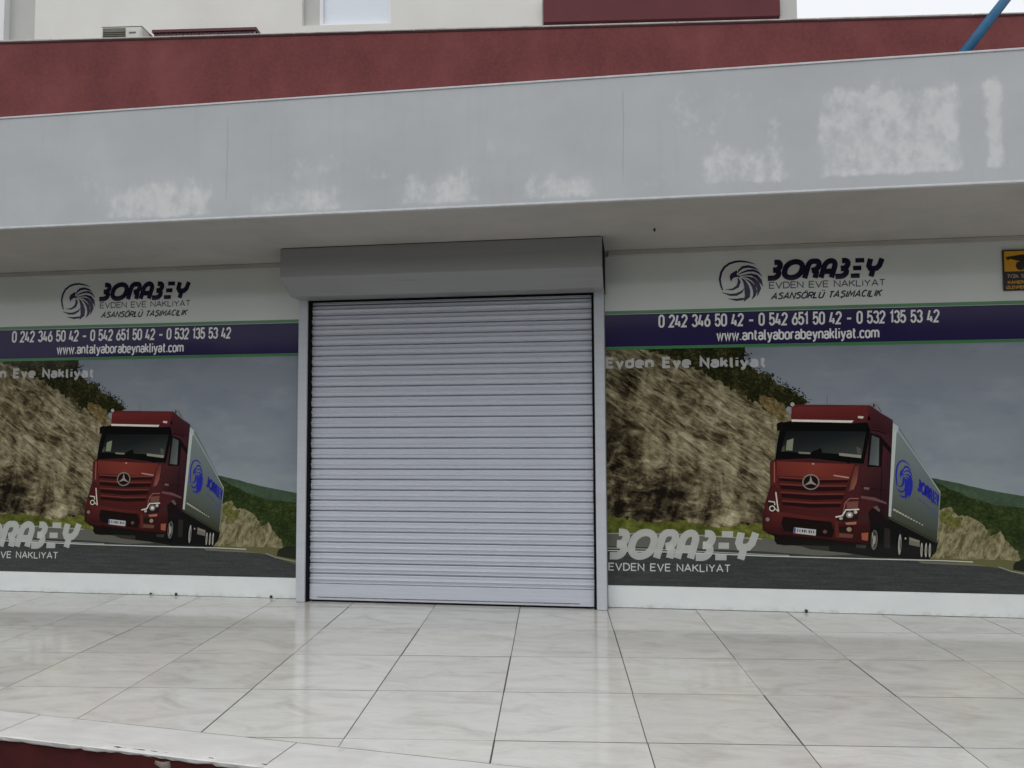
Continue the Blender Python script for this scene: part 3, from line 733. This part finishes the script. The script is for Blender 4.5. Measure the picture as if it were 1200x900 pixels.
    letters('company_name', lettering('BORABEY', 899, 329.4, 1037, 326.0, 25.2, 6.4, HV, .22, .29), (12, 9, 22), 2, 2.3)
    letters('service_line', lettering('EVDEN EVE NAKLİYAT', 901, 338.6, 1037.5, 335.0, 8.2, 1.25, track=.13), (40, 38, 44), 2, 2.22)
    letters('second_service_line', lettering('ASANSÖRLÜ TAŞIMACILIK', 903, 351.4, 1035, 347.6, 8.6, 1.65, None, .30, .17, .25), (22, 20, 30), 2, 2.15)
    p = Print()
    for k, st in enumerate(EMB):
        for qd in ribbon([(830+x/10.91, 295+y/10.91) for x, y, _ in st], [max(.12, wd/10.91) for _, _, wd in st]): p.poly(qd, (24, 17, 36), 2+k*.25, 2.25)
    p.poly([(830+x/10.91, 295+y/10.91) for x, y in EMB_HEAD], (24, 17, 36), 5, 2.25)
    p.build('eagle_emblem', M_INKF, root)
    letters('faded_heading', lettering('Evden Eve Nakliyat', 709.5, 432.0, 898, 430.6, 13.4, 3.3, None, 0, .25), (176, 176, 168), 9, None, M_GHOST)
    letters('faded_company_name', lettering('BORABEY', 713.5, 655.5, 890, 658.2, 36.5, 8.6, HV, .22, .30), (190, 192, 188), 9, None, M_GHOST)
    letters('faded_service_line', lettering('EVDEN EVE NAKLİYAT', 713, 668.4, 856, 670.8, 9.2, 1.25, None, 0, .17), (180, 182, 180), 9, None, M_GHOST2)
    return root

def truck_print(root):
    p = Print(); B = 9.5
    def A(pts): return [(870+x/3.75, 440+y/3.75) for x, y in pts]
    def mute(c): return (c[0]*.84, c[1]*.92+2, c[2]*.90+2) if c[0] > 1.6*c[1] else c
    def Q(pts, col, lev, cols=None): p.poly(A(pts), mute(col), B+lev, None, [mute(c_) for c_ in cols] if cols else None)
    def Ln(pts, wd, col, lev): p.line(A(pts), wd/3.75, col, B+lev)
    def El(x, y, a, b, col, lev, rot=0): q = A([(x, y)])[0]; p.ell(q[0], q[1], a/3.75, b/3.75, col, B+lev, 20, rot)
    # shade on the road and the chassis, part of the printed picture
    Q([(95,688),(250,700),(620,600),(640,600),(862,722),(850,775),(822,806),(770,806),(690,802),(590,800),(480,782),(380,772),(245,748),(150,742),(138,705)], (19,19,18), 0)
    Q([(245,745),(380,750),(380,772),(300,764)], (44,44,40), .5)
    Q([(500,742),(545,745),(540,760),(500,756)], (48,48,44), .5)
    # trailer side
    Q([(664,214),(690,232),(868,512),(866,560),(855,738),(640,628)], (88,98,98), 1, [(100,109,109),(93,103,104),(80,90,93),(70,79,79),(50,54,44),(62,66,54)])
    Q([(645,560),(856,690),(855,735),(640,628)], (70,74,60), 1.4, [(68,74,66),(58,63,54),(46,49,38),(56,59,47)])
    Ln([(676,232),(770,366),(868,514)], 5, (128,134,130), 2)
    Ln([(868,514),(862,620),(855,732)], 3, (116,120,110), 2)
    Q([(657,222),(677,240),(652,622),(636,616)], (152,158,154), 2)
    Q([(661,208),(686,226),(680,252),(659,232)], (140,148,148), 2.4)
    Ln([(640,622),(750,676),(855,732)], 4, (40,40,34), 2.2)
    for i in range(11):
        u = i/10; x = 668+u*122; y = 590+u*66; r = 6-2.6*u
        Q([(x-r,y-r*.9),(x+r,y-r*.2),(x+r*.8,y+r*1.1),(x-r*1.1,y+r*.4)], (148,148,134), 2.5)
    # emblem and name on the trailer
    def te(x, y):
        u = (x-130)/575; v = (y-110)/530
        return (870+(672+u*76)/3.75, 440+(360+u*24+v*(172-u*2))/3.75)
    for k, st in enumerate(EMB):
        for qd in ribbon([te(x, y) for x, y, _ in st], [max(.2, wd*.062) for _, _, wd in st]): p.poly(qd, (34,38,128), B+2.6+k*.2)
    p.poly([te(x, y) for x, y in EMB_HEAD], (34,38,128), B+4.8)
    def tn(q): # text box 0..100 x 0..30 (y down) onto the receding side
        u, v = q[0]/100, q[1]/30; uu = u*(1.35-.35*u)
        return (870+(766+uu*98)/3.75, 440+(446+uu*76+v*(58+uu*4))/3.75)
    for li, qd, _w in lettering('BORABEY', 0, 30, 100, 30, 30, 7.6, HV, .12, .31): p.poly([tn(t) for t in qd], (34,38,120), B+2.6+li*.3)
    for u in range(7):
        a = .06+u*.125; p.poly([tn((a*100, 44)), tn((a*100+9, 44)), tn((a*100+9, 49)), tn((a*100, 49))], (66,72,104), B+2.6)
    # cab body
    Q([(216,136),(236,128),(560,131),(606,164),(660,196),(660,226),(640,640),(600,650),(585,668),(560,742),(520,736),(350,716),(140,696),(90,682),(87,640),(100,560),(122,484),(120,382),(140,370),(148,296),(176,206),(213,200)], (72,27,28), 3,
      [(88,30,32),(92,32,33),(88,31,33),(70,30,36),(66,30,36),(62,29,36),(48,22,26),(40,18,20),(46,20,20),(64,24,24),(74,27,26),(78,28,27),(70,25,25),(62,22,23),(62,22,23),(66,24,25),(70,26,27),(76,28,28),(60,22,24),(40,18,20),(40,18,20),(80,28,30)])
    Q([(218,138),(545,135),(562,196),(488,198),(214,192)], (92,31,33), 4, [(104,36,37),(98,33,35),(82,29,32),(84,28,30),(90,30,31)])
    Q([(562,134),(606,164),(658,198),(656,300),(640,252),(598,238),(566,232),(548,200)], (62,28,35), 4, [(72,31,36),(66,30,37),(62,30,38),(50,24,30),(54,25,31),(50,22,26),(56,23,26),(70,26,28)])
    Ln([(566,240),(600,246),(632,256)], 5, (26,12,15), 4.6)
    Q([(180,206),(214,202),(480,211),(548,206),(562,240),(532,388),(480,384),(300,364),(143,370),(150,300)], (13,12,14), 5)
    Q([(214,193),(488,198),(480,208),(216,203)], (178,172,162), 5.6)
    Q([(508,178),(532,180),(528,190),(506,187)], (170,160,150), 5.6)
    Q([(192,244),(542,246),(524,352),(168,334)], (36,41,41), 6, [(18,20,21),(24,27,28),(50,54,52),(30,33,33)])
    Q([(195,286),(224,276),(219,330),(190,329)], (108,112,94), 6.6)
    Q([(176,316),(186,306),(184,334),(170,334)], (64,64,54), 6.6)
    Q([(246,335),(298,338),(298,346),(246,343)], (104,103,92), 6.6)
    Q([(424,340),(522,350),(520,363),(424,352)], (118,116,103), 6.6)
    Q([(500,312),(520,322),(518,346),(504,344)], (72,70,62), 6.6)
    Q([(302,336),(344,318),(350,340),(420,344),(424,366),(310,358)], (14,13,13), 6.8)
    Ln([(330,350),(430,366),(470,388)], 4, (8,8,8), 7.2); Ln([(200,346),(330,352)], 4, (8,8,8), 7.2)
    Q([(150,212),(176,200),(180,236),(152,244)], (16,14,14), 5.6)                       # mirror housings
    Ln([(158,246),(150,300),(142,366)], 3, (90,92,84), 6.4)
    # hood panel, grille with four louvres
    Q([(150,376),(320,384),(492,390),(470,456),(300,446),(150,440)], (116,44,38), 6, [(112,42,37),(126,50,43),(110,42,36),(104,38,33),(120,46,39),(100,36,32)])
    Q([(150,440),(470,456),(428,602),(300,596),(192,582),(158,520)], (78,28,26), 6.2)
    for y0, h in ((452, 10), (482, 16), (518, 18), (556, 14)):
        xa = 158+(y0-440)*.14; xb = 468-(y0-440)*.30; m_ = (xa+xb)/2
        Q([(xa,y0),(m_,y0+9),(xb,y0+8),(xb-4,y0+8+h),(m_,y0+11+h),(xa+3,y0+h)], (38,14,15), 7)
        Q([(xa,y0-8),(m_,y0),(xb,y0),(xb,y0+5),(m_,y0+6),(xa,y0-3)], (112,50,43), 7.2)
    Q([(400,436),(468,446),(466,452),(400,442)], (150,116,106), 7.3)
    El(310,388,5,4,(150,130,118),7.3)
    # round three-pointed star on the grille
    El(300,468,38,35,(24,16,16),8)
    for qd in ribbon(A([(300+35*math.cos(t), 468+32*math.sin(t)) for t in [2*math.pi*i/24 for i in range(25)]]), 1.5): p.poly(qd, (112,104,98), B+8.6)
    for t in (-92, 32, 150):
        t = math.radians(t); ex, ey = 300+33*math.cos(t), 468+30*math.sin(t); nx, ny = -math.sin(t)*7, math.cos(t)*7
        Q([(300+nx,468+ny),(ex,ey),(300-nx,468-ny)], (128,120,114), 8.8+.3*abs(math.cos(t)))
    # corner panels
    Q([(512,394),(500,470),(488,500),(466,508),(480,450),(494,398)], (124,62,54), 7.4, [(96,40,36),(150,92,82),(140,80,70),(110,50,44),(120,54,46),(110,46,40)])
    Q([(122,384),(140,376),(150,440),(156,500),(140,480),(124,484)], (86,33,32), 7)
    Ln([(140,380),(140,470)], 5, (132,74,66), 7.6)
    Q([(520,400),(548,396),(640,400),(628,560),(560,548),(515,545)], (58,25,30), 4.4, [(76,33,33),(60,27,31),(56,28,34),(44,21,26),(46,20,24),(64,26,26)])
    # side window and door lines
    Q([(556,250),(606,266),(654,322),(652,346),(616,304),(612,402),(548,402)], (20,15,18), 7)
    Q([(568,262),(600,276),(598,396),(556,392)], (74,80,80), 7.5, [(58,62,64),(66,72,72),(88,92,90),(70,75,75)])
    Ln([(612,404),(606,560)], 3, (30,14,17), 7.4); Ln([(520,486),(560,496),(630,506)], 5, (38,17,20), 7.4)
    Q([(532,490),(556,492),(556,502),(534,500)], (104,78,74), 7.8)
    Q([(520,528),(580,536),(630,556),(634,566),(580,550),(520,540)], (92,62,62), 7.8)
    # bumper
    Q([(100,560),(160,598),(300,620),(420,628),(520,640),(560,660),(556,740),(350,714),(140,694),(90,680),(87,640)], (78,28,26), 7, [(78,28,28),(90,33,30),(94,34,31),(88,32,29),(72,27,25),(60,22,22),(52,19,19),(62,22,21),(64,22,22),(56,20,21),(64,23,24)])
    Q([(178,620),(300,634),(388,642),(402,682),(392,712),(300,702),(182,682),(170,650)], (27,15,14), 8)
    Q([(226,667),(323,677),(321,703),(224,692)], (158,158,158), 8.6)
    Q([(227,668),(234,669),(232,692),(225,691)], (40,50,110), 8.9)
    for i, wd in enumerate((6, 5, 9, 9, 3, 8, 6, 6)):
        x = 240+i*10; y = 674+i*1.05; Q([(x,y),(x+wd*.8,y+.7),(x+wd*.7,y+13),(x-.4,y+12)], (58,58,60), 9)
    El(362,686,9,8,(92,64,56),8.6)
    # right headlight
    Q([(410,622),(440,612),(452,586),(512,588),(506,632),(450,642),(418,638)], (34,24,24), 8)
    Ln([(408,622),(438,616),(454,590),(512,588)], 6, (184,178,168), 9); Ln([(440,616),(450,560),(470,540),(510,540)], 4, (130,84,76), 8.8)
    El(470,612,16,14,(120,114,108),8.6); El(470,612,8,7,(196,192,182),9.2); El(496,600,8,8,(160,154,146),9); El(432,628,8,6,(150,144,136),9)
    Q([(455,556),(508,552),(506,584),(458,582)], (116,66,58), 8.4)
    Q([(450,646),(500,642),(498,654),(456,656)], (142,92,82), 8.8)
    # left headlight
    Q([(112,548),(152,556),(156,600),(122,600),(112,576)], (34,22,22), 8)
    Ln([(146,512),(152,560),(158,598)], 6, (176,160,150), 8.8); Ln([(114,552),(140,556),(142,570)], 5, (170,164,154), 9)
    for qd in ribbon(A([(130+11*math.cos(t), 584+11*math.sin(t)) for t in [2*math.pi*i/14 for i in range(15)]]), 1.2): p.poly(qd, (176,170,160), B+9)
    Ln([(140,582),(158,598)], 5, (160,150,140), 9.2)
    # fog lamps, trim, side marker
    El(110,632,14,13,(40,22,22),8); El(110,632,9,9,(112,98,92),8.5)
    Q([(424,664),(484,660),(486,688),(428,688)], (36,20,19), 8); El(468,676,11,10,(128,112,96),8.5)
    Q([(424,692),(486,698),(482,714),(424,710)], (108,62,54), 8.2); Q([(404,640),(420,642),(424,716),(406,710)], (92,36,33), 8.2)
    Ln([(140,698),(350,720),(520,742)], 5, (34,14,14), 8.2)
    Q([(522,692),(552,690),(550,726),(524,722)], (158,78,58), 8.6)
    # wheels and chassis
    Q([(560,600),(600,600),(640,640),(690,676),(852,744),(850,772),(800,800),(690,800),(600,780),(560,760)], (20,19,19), 7.5)
    Q([(552,600),(580,572),(604,580),(612,640),(600,660),(560,650)], (30,17,19), 8); Q([(572,578),(590,572),(604,590),(600,600)], (86,72,72), 8.6)
    Q([(524,614),(548,612),(548,640),(524,640)], (46,34,36), 8.6)
    El(580,724,26,62,(18,17,17),8.4,.06); El(578,722,15,44,(84,82,76),8.9,.06); El(577,720,11,36,(46,44,42),9.2,.06); El(579,722,6,20,(128,124,114),9.5,.06)
    Ln([(570,690),(574,722),(572,752)], 4, (140,136,126), 9.8)
    El(192,722,52,24,(20,17,16),7.2)
    El(686,744,16,56,(16,16,15),8.4,.05); El(690,742,7,46,(132,132,126),8.9,.04); El(692,742,3,26,(70,70,66),9.2)
    for x, y in ((784,766),(803,767),(820,768)):
        El(x,y,11,40,(16,16,15),8.4,.03); El(x+2,y,5,32,(142,140,132),8.9,.03); El(x+3,y,2,18,(72,70,66),9.2)
    Q([(731,709),(778,724),(778,753),(731,743)], (96,93,82), 8.6); Q([(736,716),(773,728),(773,731),(736,720)], (134,130,116), 9)
    Q([(712,712),(718,712),(718,720),(712,720)], (150,148,140), 8.8)
    Q([(622,668),(648,674),(648,760),(622,756)], (38,35,34), 8.2)
    # roof gear: horns, lamps, aerial
    El(219,127,9,9,(140,134,118),8); El(196,178,12,6,(120,110,96),8); El(580,128,5,6,(130,124,116),8)
    Ln([(566,128),(584,130),(604,158)], 6, (126,122,118), 8); Ln([(574,124),(576,140)], 4, (40,34,36), 8.4); Ln([(590,132),(608,158)], 3, (40,36,40), 8.4)
    Ln([(372,90),(372,128)], 1.6, (60,62,68), 7)
    p.build('truck_print', M_INK, root)

poster = make_poster()
POSTER_DX = -5.050
def copy_tree(o, parent=None):
    c_ = o.copy(); COL.objects.link(c_); c_.parent = parent
    for ch in list(o.children): copy_tree(ch, c_)
    return c_
left = copy_tree(poster); left.location.x += POSTER_DX
left['label'] = 'truck poster with phone numbers to the left of the roller shutter'

# ------------------------------------------------------------------ camera warning sign over the right poster
sg0 = on_y(1174.5, 293, -.012); sg1 = on_y(1176, 341, -.012)
SGW, SGH = .215, sg0.z-sg1.z
sign = empty('warning_sign', (sg0.x, -.012, sg1.z), 0, 'small yellow and black camera warning sign at the right edge', 'sign')
def cplain(name, col, z): return simple(name, ink(col, z), .25, .4, .06, 8)
M_SY = simple('sign_yellow', (.62, .30, .014), .3, .4, .08, 10); M_SB = simple('sign_black', (.016, .010, .007), .3, .4); M_SW = simple('sign_letter', (.42, .36, .27), .4, .3)
box('plate', (0, 0, 0), (SGW, .008, SGH), M_SB, sign, .001)
box('yellow_field', (.009, -.0012, SGH*.47), (SGW-.009, -.0002, SGH-.010), M_SY, sign)
bm = bmesh.new()                                                       # camera pictogram: tapered body, bracket, lens
def flat(bm, pts, y):
    v = [bm.verts.new((a, y, b)) for a, b in pts]; f = bm.faces.new(v); f.normal_update()
    if f.normal.y > 0: f.normal_flip()
zc = SGH*.47
flat(bm, [(.018, zc+.090), (.032, zc+.074), (.046, zc+.084), (.150, zc+.052), (.188, zc+.066), (.182, zc+.112), (.110, zc+.110), (.020, zc+.098)], -.0018)
flat(bm, [(.078, zc+.064), (.108, zc+.056), (.108, zc+.018), (.096, zc+.018), (.094, zc+.046)], -.0021)
flat(bm, [(.108+.03*math.cos(t), zc+.036+.03*math.sin(t)) for t in [2*math.pi*i/16 for i in range(16)]], -.0024)
obj('camera_pictogram', mesh_of(bm, 'camera_pictogram'), M_SB, sign)
def flat_text(name, txt, x0, x1, z, h, st, mat, parent, y):
    bm = bmesh.new()
    for li, qd, _w in lettering(txt, x0*1000, -z*1000, x1*1000, -z*1000, h*1000, st*1000): flat(bm, [(q.x/1000, -q.y/1000) for q in qd], y-li*.0003)
    return obj(name, mesh_of(bm, name), mat, parent)
flat_text('lettering', '7/24 SAAT', .022, SGW-.03, SGH*.31, .026, .0045, M_SW, sign, -.0006)
flat_text('lettering', 'KAMERA İLE', .026, SGW-.02, SGH*.165, .022, .0045, M_SY, sign, -.0006)
flat_text('lettering', 'İZLENMEKTEDİR', .014, SGW-.012, SGH*.045, .022, .0040, M_SY, sign, -.0006)

# ------------------------------------------------------------------ upper storeys: parapet, flats, balcony
TH = math.radians(5.75)
UX = Vector((math.cos(TH), math.sin(TH), 0)); UN = Vector((math.sin(TH), -math.cos(TH), 0))     # along the wall, out of the wall
pa, pc = on_z(0, 49.0, 4.20), on_z(1200, 17.5, 4.20)
P0 = (pa+pc)/2; P0.z = 0
def loc_u(x, y, off):                                                   # photo point -> (u along wall, z) on the plane off metres behind the parapet face
    q = on_plane(x, y, P0-UN*off, UN); d = q-(P0-UN*off); return d.dot(UX), q.z
pw = empty('parapet_wall', (P0.x, P0.y, 3.08), TH, 'long dark red stucco parapet wall behind the canopy edge', 'wall')
box('wall_panel', (-9, 0, 0), (9.5, .20, 1.108), M_RED, pw)
# coping: short cast pieces with slightly uneven edges
rnd = random.Random(11); u = -9.0
while u < 9.5:
    l_ = rnd.uniform(.85, 1.1); e_ = min(u+l_, 9.5)
    box('coping_stone', (u+.002, -.011+rnd.uniform(-.003, .003), 1.1205), (e_-.002, .22, 1.132+rnd.uniform(-.002, .003)), M_COPING, pw, .003); u += l_
box('coping_shadow_strip', (-9, -.005, 1.1082), (9.5, .20, 1.1203), M_COPING_D, pw)  # dark strip painted as the shadow line under the coping stones

AO = 1.15                                                               # flats stand this far behind the parapet face
W0 = P0-UN*AO
ap = empty('apartment_building', (W0.x, W0.y, 3.07), TH, 'cream apartment building with maroon balcony above the red parapet', 'building')
def au(x, y): q = loc_u(x, y, AO); return q[0], q[1]-3.07
cor = au(933, 10)[0]; ZTOP = 8.5
wl, wr = au(373, 20)[0], au(458, 20)[0]; wb = au(415, 28.5)[1]; rl = au(354, 20)[0]
bl, br = au(635.5, 15)[0], au(912.5, 15)[0]; bb = au(774, 26.5)[1]; bt = au(774, -1.0)[1]
ul = au(3, 20)[0]; um = au(36, 20)[0]; uk = au(129, 20)[0]
def wallbox(a, b, mat=M_CREAM, name='wall', y0=0.0, y1=.25): return box(name, (a[0], y0, a[1]), (b[0], y1, b[1]), mat, ap)
WT = wb+1.35
wallbox((uk, 0), (rl, ZTOP-3.07)); wallbox((wr, 0), (bl, ZTOP-3.07))
wallbox((rl, 0), (wr, wb)); wallbox((rl, WT), (wr, ZTOP-3.07))
wallbox((bl, 0), (br, bb), M_CREAM)
wallbox((bl, bb+2.6), (br, ZTOP-3.07), M_CREAM)
box('pilaster', (br, -.02, 0), (cor, .24, ZTOP-3.07), M_CREAM2, ap)
box('end_wall', (cor-.25, .2405, 0), (cor, 9, ZTOP-3.07), M_CREAM, ap)
box('recessed_wall', (um, .06, 0), (uk, .31, ZTOP-3.07), M_CREAM, ap)
box('grey_pilaster', (ul, .10, 0), (um, .40, ZTOP-3.07), M_CREAM2, ap)
box('corner_strip', (ul-.06, .02, 0), (ul, .40, ZTOP-3.07), M_PVC, ap)
box('side_wing', (-9, .12, 0), (ul-.06, .4, ZTOP-3.07), M_CREAM2, ap)
# window: grey reveal left, white frame, pale bluish opaque pane
box('reveal', (rl, .055, wb), (wl, .25, WT), M_CREAM2, ap)
wn = box('window', (wl+.004, .075, wb+.03), (wr-.004, .085, WT), M_PANE, ap)
fr = bmesh.new()
for a, b in (((wl, .045, wb), (wr, .10, wb+.035)), ((wl, .046, wb+.035), (wl+.03, .10, WT)), ((wr-.03, .046, wb+.035), (wr, .10, WT))): add_box(fr, a, b)
obj('frame', mesh_of(fr, 'frame'), M_PVC, wn)
box('sill', (wl-.004, .003, wb-.012), (wr+.004, .044, wb-.0005), M_PVC, wn, .002)
# loggia with maroon front
box('balcony_front', (bl+.01, -.06, bb), (br-.004, .10, bt), M_REDP, ap, .003)
box('balcony_rail', (bl+.012, -.03, bt+.001), (br-.006, .06, bt+.045), M_PVC, ap, .004)
box('loggia_back', (bl-.2, 1.30, bb), (br+.2, 1.45, bb+2.8), M_CREAM2, ap)
box('loggia_floor', (bl+.002, .1005, bb-.12), (br-.002, 1.299, bb+.02), M_CREAM2, ap)
box('roof_slab', (-9.2, -.15, ZTOP-3.07), (cor+.15, 9.2, ZTOP-2.9), M_CREAM2, ap)

# the flats' terrace slab reaches to the parapet
box('terrace_slab', (-9, -.94, -.20), (9, -.002, -.002), M_COPING, ap)

# air conditioner, awning strip and pipe
def place_on(off, x0, y0, x1, y1):
    a = loc_u(x0, (y0+y1)/2, off); b = loc_u(x1, (y0+y1)/2, off); t = loc_u((x0+x1)/2, y0, off); o_ = loc_u((x0+x1)/2, y1, off)
    return a[0], b[0], t[1], o_[1]
ACO = AO-.42
x0, x1, zt, zb_ = place_on(ACO, 118.5, 31.5, 166, 46)
acw = x1-x0; ach = acw*.70
P = P0-UN*ACO+UX*x0
ac = empty('air_conditioner', (P.x, P.y, zt-ach), TH, 'beige outdoor air conditioner unit behind the red parapet', 'air conditioner')
box('casing', (0, 0, 0), (acw, .20, ach), M_ACW, ac, .012, seg=2)
gx = acw*.29; gz = ach*.5; gr = acw*.26
bm = bmesh.new()
add_box(bm, (.018, -.006, .04), (acw*.60, -.0005, ach-.012))
grille = obj('fan_grille', mesh_of(bm, 'fan_grille'), M_ACG, ac)
for i in range(9):
    z = .06+i*(ach-.11)/8; box('louvre', (.022, -.012, z), (acw*.595, -.0065, z+.005), M_ACG, grille)
box('service_panel', (acw*.62, -.004, .03), (acw-.015, -.0005, ach-.03), M_ACW, ac, .001)
flat_badge = box('badge', (acw*.70, -.007, ach-.060), (acw*.86, -.0045, ach-.048), M_ACG, ac)
box('lid', (-.001, -.001, ach+.0005), (acw+.001, .201, ach+.010), M_ACW, ac, .004)
for fx in (.06, acw-.10):
    box('wall_bracket', (fx, .0, -.045), (fx+.04, AO-.731, -.0008), M_COPING, ac)

x0, x1, zt, zb_ = place_on(AO-.30, 178, 32.2, 299.5, 38)
P = P0-UN*(AO-.30)+UX*x0
aw = empty('awning', (P.x, P.y, zt-.36), TH, 'narrow maroon window awning with toothed lower edge', 'awning')
wd = x1-x0
extrude_profile('cassette', [(0, .328), (0, .352), (.02, .36), (.299, .36), (.299, .328)], 0, wd, M_MAROON, aw)
n_t = 26
for i in range(n_t):
    a = .015+(wd-.03)*i/n_t; b = .015+(wd-.03)*(i+.72)/n_t
    box('valance_tooth', (a, .012, .296), (b, .020, .3275), M_MAROON, aw)
box('valance', (.01, .021, .21), (wd-.01, .027, .3275), M_COPING, aw)
for fx in (.08, wd-.12): box('arm', (fx, .03, .20), (fx+.03, .299, .3275), M_MAROON, aw)

a = on_y(1136, 54, -.72); b_dir = on_y(1178, 0, -.30)
bm = bmesh.new()
d = (b_dir-a).normalized(); lo = a-d*((a.z-3.0795)/d.z); hi = a+d*((4.85-a.z)/d.z)
tube(bm, (0, 0, 0), hi-lo, .030, 20)
pipe = obj('blue_pipe', mesh_of(bm, 'blue_pipe', False), M_PIPE, None, lo)
for p_ in pipe.data.polygons: p_.use_smooth = len(p_.vertices) == 4
tag(pipe, 'blue plastic pipe leaning up from behind the canopy edge', 'pipe')
